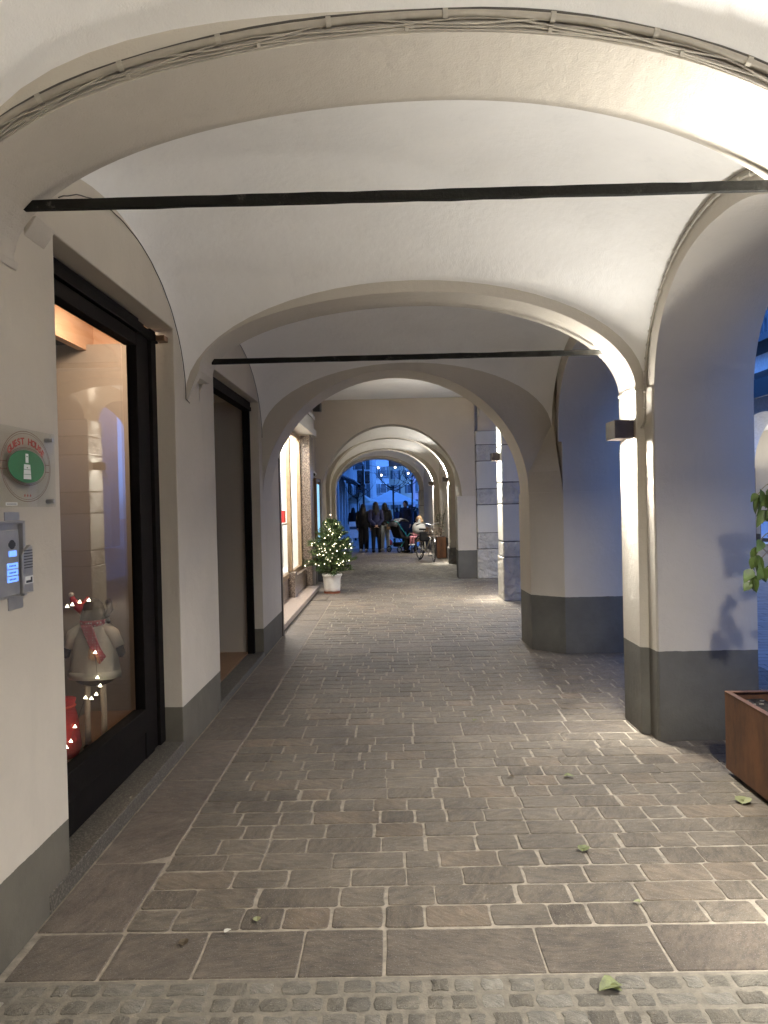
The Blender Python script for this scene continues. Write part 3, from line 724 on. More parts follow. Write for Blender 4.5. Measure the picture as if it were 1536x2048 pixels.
def guest_sign():
    t = thing('guest_house_sign', (FX, 2.92, 1.765), 'clear acrylic guest house plaque with green oval on the left wall above the intercom', 'sign', world=True)
    xp = FX+0.02
    pl = MB().box(xp, xp+0.006, 2.58, 3.108, 1.618, 1.91).build('plate', 'acrylic', t, bevel=0.001)
    for y, z in ((2.61, 1.88), (3.08, 1.885), (2.61, 1.642), (3.08, 1.64)):
        MB().tube([(FX, y, z), (xp+0.012, y, z)], 0.009, 12).build('standoff', 'steel', t)
    c = (2.866, 1.769); xf = xp+0.0064
    g = MB(); oval(g, *c, 0.142, 0.061, xf); g.build('green_oval', 'print_green', t)
    r = MB()
    oval(r, *c, 0.196, 0.132, xf, 0.0022); oval(r, *c, 0.187, 0.124, xf, 0.0014); oval(r, *c, 0.158, 0.071, xf, 0.0016); oval(r, *c, 0.151, 0.066, xf, 0.0010)
    for s_ in (-1, 1):
        for dz in (-0.016, 0.012): r.box(xf, xf+0.0008, c[0]+s_*0.15-0.0, c[0]+s_*0.15+s_*0.036, c[1]+dz, c[1]+dz+0.0022) if s_ > 0 else r.box(xf, xf+0.0008, c[0]-0.30, c[0]-0.15, c[1]+dz, c[1]+dz+0.0022)
    r.build('ring_lines', 'print_brown', t)
    L = MB(); txt = 'GUEST HOUSE'
    for i, ch in enumerate(txt):
        if ch == ' ': continue
        a = math.radians(144 - 108*i/(len(txt)-1))
        vs, fs = letter_mesh(ch, 0.034)
        py, pz = c[0]+0.150*math.cos(a), c[1]+0.086*math.sin(a)-0.003
        tn = math.atan2(0.086*math.cos(a), -0.150*math.sin(a))+math.pi
        ca, sa = math.cos(tn), math.sin(tn)
        L.add([(xf+0.0004+z, py+(x*1.35*ca-y*sa), pz+(x*1.35*sa+y*ca)) for x, y, z in vs], fs)
    L.build('lettering', 'print_red', t)
    I = MB()
    I.prism([(c[0]-0.03, c[1]-0.047), (c[0]+0.03, c[1]-0.047), (c[0]+0.024, c[1]+0.008), (c[0]-0.024, c[1]+0.008)], 'x', xf+0.0008, xf+0.0016)
    I.prism([(c[0]-0.011, c[1]+0.014), (c[0]+0.011, c[1]+0.014), (c[0]+0.011, c[1]+0.048), (c[0]-0.011, c[1]+0.048)], 'x', xf+0.0008, xf+0.0016)
    I.build('suitcase_emblem', 'print_white', t)
    I2 = MB()
    for z in (-0.012, -0.030): MB().box(xf+0.0016, xf+0.002, c[0]-0.027, c[0]+0.027, c[1]+z, c[1]+z+0.0016).build('emblem_line', 'print_green', t)
    I2.box(xf+0.0016, xf+0.002, c[0]-0.004, c[0]+0.004, c[1]-0.006, c[1]-0.002).box(xf+0.0016, xf+0.002, c[0]-0.005, c[0]+0.005, c[1]+0.036, c[1]+0.039)
    I2.build('emblem_mark', 'print_green', t)
    st = MB()
    for k in (-1, 0, 1):
        for q in range(3):
            a = q*math.pi/3; dy, dz = math.cos(a)*0.007, math.sin(a)*0.0045
            y0, z0 = c[0]+k*0.022, c[1]-0.108
            st.prism([(y0-dy-dz*0.3, z0-dz), (y0-dy+dz*0.3+0.001, z0-dz-0.001), (y0+dy+0.001, z0+dz), (y0+dy-0.001, z0+dz+0.001)], 'x', xf, xf+0.0006)
    st.build('star_marks', 'print_red', t)
    MB().box(xf, xf+0.0008, 2.70, 2.785, 1.624, 1.635).build('paper_strip', 'print_white', t)
    ln = MB()
    for k in range(11): ln.box(xf+0.0008, xf+0.0011, 2.707+k*0.0065, 2.711+k*0.0065, 1.627, 1.631)
    ln.build('strip_print', 'grey_cloth', t)
guest_sign()
def intercom():
    t = thing('intercom', (FX, 2.747, 1.3), 'silver door intercom with blue lit buttons under the guest house plaque', 'intercom', world=True)
    MB().box(FX, FX+0.003, 2.747, 2.855, 1.245, 1.29).build('wall_plate', 'steel', t); MB().box(FX, FX+0.003, 2.737, 2.845, 1.57, 1.60).build('wall_plate', 'steel', t)
    MB().box(FX, FX+0.006, 2.531, 2.85, 1.29, 1.568).box(FX+0.006, FX+0.022, 2.83, 2.85, 1.29, 1.568).box(FX+0.006, FX+0.022, 2.531, 2.85, 1.558, 1.568).build('back_box', 'steel', t, bevel=0.002)
    pn = MB().box(FX+0.006, FX+0.026, 2.531, 2.789, 1.30, 1.536).build('button_panel', 'steel', t, bevel=0.003)
    eye = MB(); oval(eye, 2.737, 1.484, 0.022, 0.017, FX+0.0262, n=24); eye.box(FX+0.0262, FX+0.0272, 2.712, 2.762, 1.478, 1.490); eye.build('camera_eye', 'black', pn)
    for (a, b, y0, y1) in ((1.441, 1.462, 2.712, 2.766), (1.398, 1.418, 2.698, 2.774), (1.374, 1.394, 2.698, 2.774), (1.350, 1.370, 2.698, 2.774)):
        bt = MB().box(FX+0.026, FX+0.0285, y0, y1, a, b).build('call_button', 'blue_button', pn, bevel=0.001)
        lt = MB()
        for k in range(5): lt.box(FX+0.0286, FX+0.0289, y0+0.012+k*0.010, y0+0.018+k*0.010, (a+b)/2-0.003, (a+b)/2+0.003)
        if y0 < 2.708: lt.build('name_print', 'navy_cloth', bt)
    g = MB(); g.prism([(2.799, 1.30), (2.879, 1.30), (2.879, 1.47), (2.869, 1.478), (2.845, 1.47), (2.799, 1.445)], 'x', FX+0.0065, FX+0.034)
    gm = g.build('speaker_module', 'steel', t, bevel=0.004)
    sl = MB()
    for k in range(7): sl.box(FX+0.034, FX+0.0347, 2.808, 2.874, 1.392+k*0.0105, 1.3955+k*0.0105)
    sl.build('speaker_slots', 'black', gm)
    MB().box(FX+0.034, FX+0.037, 2.808, 2.869, 1.335, 1.362).build('display_tab', 'print_white', gm)
    MB().box(FX+0.037, FX+0.0375, 2.814, 2.863, 1.338, 1.347).box(FX+0.037, FX+0.0375, 2.85, 2.863, 1.347, 1.358).build('display_mark', 'black', gm)
intercom()

# ------------------------------------------------------------------ conduits and cables
def along_arch(y, off, c=0.2, hl=1.587, hr=1.455, zsl=2.53, zsr=2.33, zt=3.083, n=40, wob=0.0, ph=0.0, a0=0.02, a1=0.98):
    out = []
    for i in range(n+1):
        a = math.pi*(1-lerp(a0, a1, i/n)); w_ = off + wob*math.sin(i*0.9+ph)
        h = hl if a > math.pi/2 else hr; zs = zsl if a > math.pi/2 else zsr
        out.append((c+(h+w_)*math.cos(a), y, zs+(zt-zs+w_)*math.sin(a)))
    return out
def conduits():
    t = thing('cable_conduit', (0.2, 2.43, 3.1), 'painted conduit pipe clipped round the face of the nearest arch overhead', 'conduit', world=True)
    yf = 2.45
    p = along_arch(yf-0.016, 0.048); MB().tube(p, 0.0125, 10).build('pipe', 'pipe', t, smooth=True)
    MB().tube(along_arch(yf-0.009, 0.066, wob=0.002), 0.007, 8).build('pipe', 'wire', t, smooth=True)
    for k in range(2, 40, 3):
        q = Vector(p[k]); d = Vector(p[k+1])-Vector(p[k-1]); d.normalize()
        MB().tube([q-d*0.008, q+d*0.008], 0.0175, 10).build('clip', 'cable', t)
    t2 = thing('electric_cable', (0.2, 2.44, 3.08), 'bundle of thin painted cables sagging below the conduit on the nearest arch', 'cable', world=True)
    for j in range(5): MB().tube(along_arch(yf-0.005-0.003*j, 0.010+0.005*j+random.uniform(-.002, .002), wob=0.004+0.0022*j, ph=j*2.1+random.random(), n=34+3*j), 0.0032+0.0004*(j % 2), 6).build('strand', 'cable', t2, smooth=True)
    ps = along_arch(yf-0.008, 0.013)
    for k in range(3, 40, 4):
        q = Vector(ps[k]); d = (Vector(ps[k+1])-Vector(ps[k-1])).normalized()
        MB().box(-1, 1, -1, 1, -1, 1) if False else MB().tube([q-d*0.006, q+d*0.006], 0.0105, 4).build('cable_tie', 'cable', t2)
conduits()
def form(x, c, h, rise, zs, off, n=40, a0=0.0, a1=1.0):
    return [(x, c+(h+off)*math.cos(math.pi*(1-lerp(a0, a1, i/n))), zs+(rise+off)*math.sin(math.pi*(1-lerp(a0, a1, i/n)))) for i in range(n+1)]
def lamp_feed():
    t = thing('lamp_feed_pipe', (XR, 5.2, 2.1), 'thin clipped pipe feeding the nearest right pier wall lamp along the vault edge', 'conduit', world=True)
    pts = form(XR-0.008, 4.04, 1.18, 0.83, 2.36, -0.035, n=44, a0=0.25)
    pts = pts[:-1] + [(XR-0.010, 5.178, 2.36), (XR-0.012, 5.180, 2.17), (XR-0.016, 5.19, 2.11), (XR-0.03, 5.205, 2.075), (1.66, 5.27, 2.06)]
    MB().tube(pts, 0.0085, 8).build('pipe', 'cable', t, smooth=True)
    for k in list(range(2, len(pts)-4, 2)):
        q = Vector(pts[k]); d = (Vector(pts[k+1])-Vector(pts[k-1])).normalized()
        MB().tube([q-d*0.006, q+d*0.006], 0.0125, 8).build('clip', 'cable', t)
    for (z) in (2.31, 2.20): MB().box(XR-0.024, XR+0.002, 5.165, 5.195, z-0.006, z+0.006).build('clip', 'cable', t)
lamp_feed()
def left_wire(y0, y1, label):
    c, h = (y0+y1)/2, (y1-y0)/2
    pts = form(XL+0.006, c, h, 0.76, 2.36, -0.004, n=46, a0=0.27)
    pts = [(x, y+random.uniform(-.002, .002), z+random.uniform(-.002, .002)) for x, y, z in pts] + [(XL+0.006, y1-0.004, 2.34), (XL+0.006, y1+0.09, 2.325)]
    o = MB().tube(pts, 0.0028, 6).build('bell_wire', 'wire', None)
    tag(o, label, 'wire')
left_wire(2.86, 5.22, 'thin dark wire following the vault edge above the shop window')
left_wire(5.6, 8.262, 'thin dark wire following the vault edge above the doorway')

# ------------------------------------------------------------------ planter with climbing plant
def planter():
    t = thing('corten_planter', (2.3, 3.9, 0), 'rusty corten steel planter box by the nearest right pier', 'planter', world=True)
    x0, x1, y0, y1, z1 = 1.89, 2.75, 3.0, 4.45, 0.47; th = 0.012
    b = MB(); b.box(x0, x0+th, y0, y1, 0.03, z1).box(x1-th, x1, y0, y1, 0.03, z1).box(x0+th, x1-th, y0, y0+th, 0.03, z1).box(x0+th, x1-th, y1-th, y1, 0.03, z1).box(x0+th, x1-th, y0+th, y1-th, 0.03, 0.05)
    for (xa, xb, ya, yb) in ((x0, x0+0.03, y0, y1), (x1-0.03, x1, y0, y1), (x0+0.03, x1-0.03, y0, y0+0.03), (x0+0.03, x1-0.03, y1-0.03, y1)):
        b.box(xa-0.002, xb, ya-0.002, yb+0.002, z1, z1+0.006)
    b.build('box', 'corten', t, bevel=0.002)
    MB().box(x0+0.06, x1-0.06, y0+0.05, y1-0.05, 0.0, 0.03).build('base', 'black', t)
    s_ = MB(); n = 26; vs = []; fs = []
    for j in range(n+1):
        for i in range(n+1): vs.append((lerp(x0+th, x1-th, i/n), lerp(y0+th, y1-th, j/n), 0.425+random.uniform(-.012, .016)))
    fs = [(j*(n+1)+i, j*(n+1)+i+1, (j+1)*(n+1)+i+1, (j+1)*(n+1)+i) for j in range(n) for i in range(n)]
    s_.add(vs, fs).build('soil', 'soil', t)
    ch = MB()
    for k in range(40): ch.ball((random.uniform(x0+.04, x1-.04), random.uniform(y0+.05, y1-.05), 0.436), random.uniform(.004, .011), 5, 3, (1.6, .8, .4))
    tag(ch.build('stone_chips', C('chip_grey', (.22, .2, .16), .9), t), kind='stuff')
planter()
def leaf(m_, base, d, up, L, wd, fold=0.25, curl=0.25):
    d = Vector(d).normalized(); up = Vector(up).normalized(); s_ = d.cross(up).normalized(); up = s_.cross(d)
    base = Vector(base); prof = [(0, .05), (.12, .75), (.35, 1.0), (.6, .78), (.82, .42), (1.0, .02)]
    vs = []
    for (u, w_) in prof:
        c = base + d*L*u - up*L*curl*u*u
        jag = random.uniform(0.88, 1.1)
        vs += [c + s_*wd*w_*jag + up*wd*fold*w_, c, c - s_*wd*w_*random.uniform(.88, 1.1) + up*wd*fold*w_]
    fs = []
    for i in range(len(prof)-1):
        a = i*3; fs += [(a, a+1, a+4, a+3), (a+1, a+2, a+5, a+4)]
    m_.add(vs, fs)
def climber():
    t = thing('climbing_plant', (2.3, 3.9, 0.43), 'green leafy climbing plant trailing over the rusty planter at the right edge', 'plant', world=True)
    st = MB(); lf = MB(); random.seed(11)
    stems = [
        [(2.35, 3.95, .43), (2.33, 3.96, 1.0), (2.22, 4.02, 1.5), (2.02, 4.08, 1.66), (1.93, 4.10, 1.60)],
        [(2.35, 3.95, .43), (2.30, 3.98, .95), (2.2, 4.05, 1.38), (2.0, 4.12, 1.40), (1.94, 4.16, 1.26), (1.915, 4.16, 1.12)],
        [(2.35, 3.95, .43), (2.4, 3.9, 1.2), (2.35, 3.9, 1.8), (2.15, 4.0, 1.9), (2.1, 4.05, 1.75)],
        [(2.4, 3.7, .43), (2.45, 3.7, 1.1), (2.35, 3.75, 1.6), (2.2, 3.9, 1.55)],
        [(2.35, 3.95, .43), (2.28, 4.0, .9), (2.1, 4.08, 1.22), (1.97, 4.14, 1.20)]]
    for s_ in stems:
        P = [Vector(p) for p in s_]; pts = []
        for i in range(len(P)-1):
            a, b, c, d = P[max(i-1, 0)], P[i], P[i+1], P[min(i+2, len(P)-1)]
            for k in range(8):
                u = k/8; pts.append(0.5*((2*b)+(-a+c)*u+(2*a-5*b+4*c-d)*u*u+(-a+3*b-3*c+d)*u**3))
        pts.append(P[-1]); st.tube(pts, [lerp(.005, .0016, i/len(pts)) for i in range(len(pts))], 5)
        for i in range(9, len(pts), 2):
            if random.random() < 0.85:
                a = random.uniform(0, 6.28); dd = Vector((math.cos(a)*.6, math.sin(a)*.6, -random.uniform(.5, 1.1)))
                leaf(lf, pts[i], dd, (math.cos(a+1), math.sin(a+1), .5), random.uniform(.05, .085), random.uniform(.018, .03))
    for p in ((1.96, 4.10, 1.60), (2.0, 4.08, 1.63), (1.94, 4.1, 1.58), (2.03, 4.06, 1.62), (1.99, 4.05, 1.56), (1.97, 4.1, 1.52), (1.94, 4.14, 1.27), (1.97, 4.14, 1.21), (1.92, 4.15, 1.15)):
        for q in range(3):
            a = random.uniform(0, 6.28); leaf(lf, p, (math.cos(a)*.5, math.sin(a)*.5, -1), (math.cos(a+1.2), math.sin(a+1.2), .3), random.uniform(.07, .10), random.uniform(.025, .034))
    st.build('stem', 'stem', t, smooth=True); lf.build('foliage', 'vine_leaf', t, smooth=True)
climber()
FL = [(1190, 'crumpled green fallen leaf in the middle of the lower right paving', (0.84, 3.50), .065), (0, 'largest pale green fallen leaf, lying on the cobbles', (0.67, 2.50), .085), (0, 'pale twisted fallen leaf beside the corten planter', (1.80, 4.02), .10),
      (0, 'pale fallen leaf at the foot of the planter by the right edge', (1.95, 3.96), .07), (0, 'small green brown fallen leaf left of the planter', (0.98, 4.42), .06), (0, 'tiny dark fallen leaf beside the small green brown one', (0.65, 4.43), .04),
      (0, 'small olive fallen leaf near the second slab row', (0.56, 5.60), .05), (0, 'brown curled fallen leaf on the large slabs at lower left', (-0.80, 2.80), .045), (0, 'small white fallen petal on the slab joint at lower left', (-0.655, 2.87), .03),
      (0, 'small pale fallen leaf just beyond the large slabs at lower left', (-0.56, 2.95), .035), (0, 'dry fallen leaf at the right edge of the paving', (1.62, 3.26), .06), (0, 'tiny dark fallen leaf far down the left side by the doorway', (-0.55, 6.95), .05), (0, 'small pale fallen leaf low on the right paving', (0.93, 3.03), .03)]
for i, (_, lab, (x, y), L) in enumerate(FL):
    random.seed(100+i); m_ = MB(); a = random.uniform(0, 6.28)
    leaf(m_, (-L/2*math.cos(a), -L/2*math.sin(a), 0.006), (math.cos(a), math.sin(a), 0.25), (0, 0, 1), L, L*.42, 0.35, 0.22)
    leaf(m_, (0, 0, 0.008), (math.cos(a+2), math.sin(a+2), 0.3), (0, 0, 1), L*.5, L*.22, 0.4, 0.3)
    o = m_.build('fallen_leaf', C('leaf_%d' % (i % 3), [(0.22, 0.24, 0.09), (0.14, 0.12, 0.06), (0.38, 0.37, 0.24)][{0: 0, 1: 0, 2: 2, 3: 2, 4: 0, 5: 1, 6: 0, 7: 1, 8: 2, 9: 2, 10: 1, 11: 1, 12: 2}[i]], 0.6) if False else ['dry_leaf', 'dry_leaf', 'leaf_pale', 'leaf_pale', 'dry_leaf', 'leaf_brown', 'dry_leaf', 'leaf_brown', 'leaf_white', 'leaf_pale', 'leaf_brown', 'leaf_brown', 'leaf_pale'][i] if all([C('leaf_pale', (.24, .25, .12), .6), C('leaf_brown', (.09, .065, .035), .7), C('leaf_white', (.6, .58, .5), .6)]) else None, None, smooth=False, off=(0, 0, 0))
    o.location = (x, y, 0.002); tag(o, lab, 'leaf', 'fallen leaves scattered on the paving')

# ------------------------------------------------------------------ shop display
def reindeer():
    t = thing('plush_doll', (-1.86, 4.72, 0.14), 'long legged plush reindeer doll in white dress and red scarf in the shop window', 'doll')
    B = .13
    hk = MB(); hk.cap((0, 0, .855), .066, (0, 0, .80), .078, 16); hd = hk.build('head', 'plush_brown', t, smooth=True)
    a = MB(); a.tube([(.05, 0, .80), (.085, 0, .815), (.105, .0, .85), (.098, 0, .89)], [.016, .018, .021, .021], 8); a.ball((.098, 0, .892), .022, 8, 6); a.ball((.088, 0, .775), .018, 8, 6)
    a.build('antler', 'plush_brown', hd, smooth=True)
    h = MB(); h.tube([(-.02, .02, .875), (-.07, .0, .86), (-.115, .0, .89), (-.13, 0, .93)], [.060, .045, .025, .014], 12); h.build('hat', 'felt_red', t, smooth=True)
    MB().ball((-.133, 0, .94), .017, 10, 8).build('pompom', 'knit_white', t, smooth=True)
    d = MB(); n = 28; vs = []; prof = [(.05, .645), (.095, .61), (.12, .53), (.14, .43), (.150, .35), (.156, .30), (.15, .298)]; fs = []
    for (r, z) in prof:
        for k in range(n):
            q = 2*math.pi*k/n; f = 1+0.05*math.sin(7*q)*(0.64-z)*3; vs.append((r*f*math.cos(q), r*f*.62*math.sin(q), z+B))
    for i in range(len(prof)-1):
        for k in range(n): fs.append((i*n+k, i*n+(k+1) % n, (i+1)*n+(k+1) % n, (i+1)*n+k))
    d.add(vs, fs).build('knit_dress', 'knit_white', t, smooth=True)
    MB().lathe([(.12, .345+B), (.160, .344+B), (.163, .302+B), (.12, .30+B)], seg=28, squash=.64).build('dress_hem', 'cream_paint', t, smooth=True)
    MB().ball((0, 0, .315+B), .135, 16, 10, (1, .6, .5)).build('belly', 'plush_brown', t, smooth=True)
    for s_ in (-1, 1):
        MB().tube([(s_*.065, 0, .61+B), (s_*.125, -.01, .57+B), (s_*.16, -.01, .49+B)], [.036, .038, .032], 10).build('sleeve', 'knit_white', t, smooth=True)
        MB().tube([(s_*.158, -.01, .495+B), (s_*.172, -.01, .45+B), (s_*.165, -.01, .425+B)], [.024, .026, .012], 10).build('hand', 'plush_brown', t, smooth=True)
        MB().tube([(s_*.048, 0, .29+B), (s_*.052, 0, .2), (s_*.05, -.005, .02)], [.019, .017, .019], 10).build('leg', 'plush_leg', t, smooth=True)
        MB().ball((s_*.05, -.02, .008), .026, 10, 6, (.8, 1.5, .5)).build('foot', 'plush_brown', t, smooth=True)
    mt, tt, b = node_mat('spotted_scarf'); v = world_vec(tt); vo = N(tt, 'ShaderNodeTexVoronoi'); vo.inputs['Scale'].default_value = 62; vo.inputs['Randomness'].default_value = 0.1
    tt.links.new(v, vo.inputs['Vector']); tt.links.new(mix(tt, math_n(tt, 'LESS_THAN', vo.outputs['Distance'], 0.3), (0.36, 0.03, 0.05), (0.7, 0.6, 0.58)), b.inputs['Base Color']); b.inputs['Roughness'].default_value = 0.9
    M['scarf'] = mt
    s2 = MB(); s2.ring((0, 0, .645+B), (0, 0, 1), .055, .026, 24, 8)
    s2.prism([(-.04, .635+B), (.03, .635+B), (.075, .50+B), (.11, .445+B), (.07, .40+B), (.02, .48+B)], 'y', -.108, -.092)
    s2.build('scarf', 'scarf', t, bevel=0.004)
    fr_ = MB()
    for k in range(16): fr_.tube([(.015+k*.0035, -.112, .50+B-k*.003), (.0+k*.0055+random.uniform(-.02, .02), -.117, .44+B-k*.002)], .0016, 4)
    fr_.build('fringe', C('fringe_orange', (.7, .35, .15), .7), t)
reindeer()
def window_lights():
    t = thing('window_string_lights', (-1.8, 4.3, 0.14), 'string of small star lights hanging across the plush doll in the shop window', 'string lights', world=True)
    P = [(-1.96, 4.58, 1.03), (-1.93, 4.58, 1.04), (-1.885, 4.58, 1.055), (-1.83, 4.58, 1.065), (-1.80, 4.58, .75), (-1.79, 4.58, .60), (-1.775, 4.58, .55), (-1.80, 4.58, .50), (-1.83, 4.58, .475), (-1.865, 4.58, .48), (-1.90, 4.5, .33), (-1.905, 4.45, .26), (-1.91, 4.4, .24), (-1.95, 4.35, .36), (-1.93, 4.4, .32)]
    MB().tube(P, .0012, 4).build('cable', 'wire', t)
    for p in P:
        m_ = MB(); x, y, z = p
        m_.add([(x-.012, y, z-.007), (x+.012, y, z-.008), (x+.002, y, z+.012), (x, y-.008, z-.002)], [(0, 1, 3), (1, 2, 3), (2, 0, 3), (0, 2, 1)])
        m_.build('bulb', 'bulb_round', t)
window_lights()
def gift_bag():
    t = thing('gift_bag', (-2.0, 4.55, 0.14), 'red glittery gift sack standing at the left of the plush doll', 'gift bag')
    MB().lathe([(.09, 0), (.11, .05), (.095, .22), (.075, .30), (.085, .34)], seg=16).build('sack', 'felt_red', t, smooth=True)
    MB().ring((0, 0, .30), (0, 0, 1), .077, .008, 20, 6).build('ribbon', C('shiny_red', (.7, .08, .05), .2), t, smooth=True)
gift_bag()

# ------------------------------------------------------------------ christmas tree in wrapped pot
def xmas():
    random.seed(5)
    t = thing('christmas_tree', (-1.13, 13.95, 0), 'small fir tree in a white cloth wrapped pot in front of the shop', 'christmas tree')
    pot = MB(); n = 40; vs = []; fs = []; prof = [(.135, .035), (.145, .06), (.150, .15), (.158, .25), (.165, .30), (.178, .315), (.182, .335), (.172, .355), (.155, .35), (.14, .30)]
    for (r, z) in prof:
        for k in range(n):
            q = 2*math.pi*k/n; w_ = 1+.025*math.sin(5*q+z*22)+.018*math.sin(11*q-z*35)
            vs.append((r*w_*math.cos(q), r*w_*math.sin(q), z+.006*math.sin(6*q)))
    for i in range(len(prof)-1):
        for k in range(n): fs.append((i*n+k, i*n+(k+1) % n, (i+1)*n+(k+1) % n, (i+1)*n+k))
    fs.append(tuple(range(n-1, -1, -1))); fs.append(tuple((len(prof)-1)*n+k for k in range(n)))
    p = pot.add(vs, fs).build('pot', 'pot_cloth', t, smooth=True)
    MB().lathe([(.12, 0), (.145, .0), (.15, .04), (.12, .04)], seg=24).build('saucer', 'terracotta', p)
    MB().tube([(0, 0, .3), (0.005, 0, .9), (0.0, 0, 1.36)], [.022, .015, .005], 8).build('trunk', 'bark', t)
    nd = MB(); nl = MB(); tips = []
    for b in range(135):
        u = (b/135)**1.0; z = .36+u*.94; L = (1-u)**.62*.46*random.uniform(.6, 1.2)+.05
        if z < .50: L *= .72
        a = b*2.399+random.uniform(-.3, .3)
        d = Vector((math.cos(a), math.sin(a), random.uniform(-.05, .35)+u*.5)).normalized(); o = Vector((0, 0, z))
        segs = max(3, int(L/.035))
        for sgi in range(segs):
            s0 = (sgi+.5)/segs; q = o + d*L*s0 + Vector((0, 0, -.10*L*s0*s0))
            if s0 > .3 and z < 1.25: tips.append(q.copy())
            elif s0 > .6: tips.append(q.copy())
            for sub in range(6 if s0 > .3 else 2):
                bd = (d + Vector((random.uniform(-1, 1), random.uniform(-1, 1), random.uniform(-.5, .6)))*.75).normalized()
                bl = L*.25*(1.15-s0*.5)+.025; m_ = nl if random.random() < .28 else nd
                for k in range(7):
                    bp = q + bd*bl*k/7
                    nn = (bd + Vector((random.uniform(-1, 1), random.uniform(-1, 1), random.uniform(-1, 1)))*.9).normalized()*random.uniform(.032, .052)
                    sd = nn.cross(Vector((random.random(), random.random(), 1))).normalized()*.0050
                    m_.add([bp-sd, bp+sd, bp+nn], [(0, 1, 2)])
    nd.build('foliage', 'needle_green', t); nl.build('fresh_foliage', 'needle_light', t)
    t2 = thing('fairy_lights', (-1.13, 13.95, 0.5), 'warm white fairy lights wound round the small potted fir tree', 'string lights')
    front = [q for q in tips if q.y < .08 and q.z > .5]; random.shuffle(front)
    first = None; picked = []
    for q in front:
        if len(picked) >= 88: break
        if all((q-r_).length > .05 for r_ in picked): picked.append(q)
    picked.sort(key=lambda q: q.z); picked.append(Vector((0, 0, 1.42)))
    MB().tube([q-Vector((0, 0, .5)) for q in picked if True], .0015, 3).build('cable', 'needle_green', t2)
    for q in picked:
        if first is None:
            first = MB().ball((0, 0, 0), .0105, 8, 6).build('bulb', 'bulb', t2, off=(0, 0, 0)); o = first
        else:
            o = first.copy(); COL.objects.link(o); o.parent = t2
        o.location = (q.x*1.04, q.y*1.04, q.z-.5)
xmas()

# ------------------------------------------------------------------ things on the left shop wall
def left_items():
    t = thing('loudspeaker', (-1.50, 15.5, 3.55), 'black loudspeaker hung high at the end of the shop front', 'speaker', world=True)
    MB().box(-1.585, -1.54, 15.45, 15.55, 3.53, 3.57).build('bracket', 'black', t)
    MB().prism([(15.3, 3.46), (15.7, 3.50), (15.7, 3.68), (15.3, 3.64)], 'x', -1.54, -1.40).build('cabinet', 'black', t, bevel=0.01)
    t = thing('security_camera', (-1.59, 15.2, 2.25), 'small white security camera on the wall above the wooden notice case', 'camera', world=True)
    MB().tube([(-1.59, 15.2, 2.27), (-1.53, 15.2, 2.27), (-1.53, 15.2, 2.24)], .012, 8).build('arm', 'whitepaint', t)
    MB().tube([(-1.53, 15.32, 2.22), (-1.53, 15.08, 2.20)], [.035, .04], 12).build('housing', 'whitepaint', t, bevel=0.004)
    MB().tube([(-1.53, 15.079, 2.20), (-1.53, 15.07, 2.20)], .033, 12).build('lens', 'black', t)
    MB().tube([(-1.585, 15.2, 2.27), (-1.586, 15.15, 2.45), (-1.586, 15.1, 2.6), (-1.586, 15.1, 3.4)], .005, 5).build('cable', 'wire', t)
    t = thing('notice_case', (-1.5, 15.3, 1.0), 'wooden notice case with pale blue poster beside the fir tree', 'notice case', world=True)
    MB().box(-1.585, -1.47, 14.97, 15.03, .75, 2.13).box(-1.585, -1.47, 15.85, 15.91, .75, 2.13).box(-1.585, -1.47, 15.03, 15.85, 2.07, 2.13).box(-1.585, -1.47, 15.03, 15.85, .75, .81).box(-1.585, -1.53, 15.03, 15.85, .81, 2.07).build('frame', 'wood', t, bevel=0.005)
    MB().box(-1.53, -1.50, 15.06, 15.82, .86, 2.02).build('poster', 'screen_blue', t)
    t = thing('shop_display_items', (-1.95, 12.3, .45), 'red and white goods standing in the glowing shop window', 'goods', world=True)
    MB().box(-1.97, -1.82, 12.9, 13.05, 1.32, 1.52).build('red_box', 'felt_red', t); MB().box(-2.0, -1.8, 12.0, 13.2, 1.28, 1.31).build('shelf', 'whitepaint', t)
    MB().lathe([(.05, 0), (.05, .2), (.02, .26), (.02, .32)], (-1.9, 12.7, .45), 14).build('bottle', 'pink_cloth', t)
left_items()

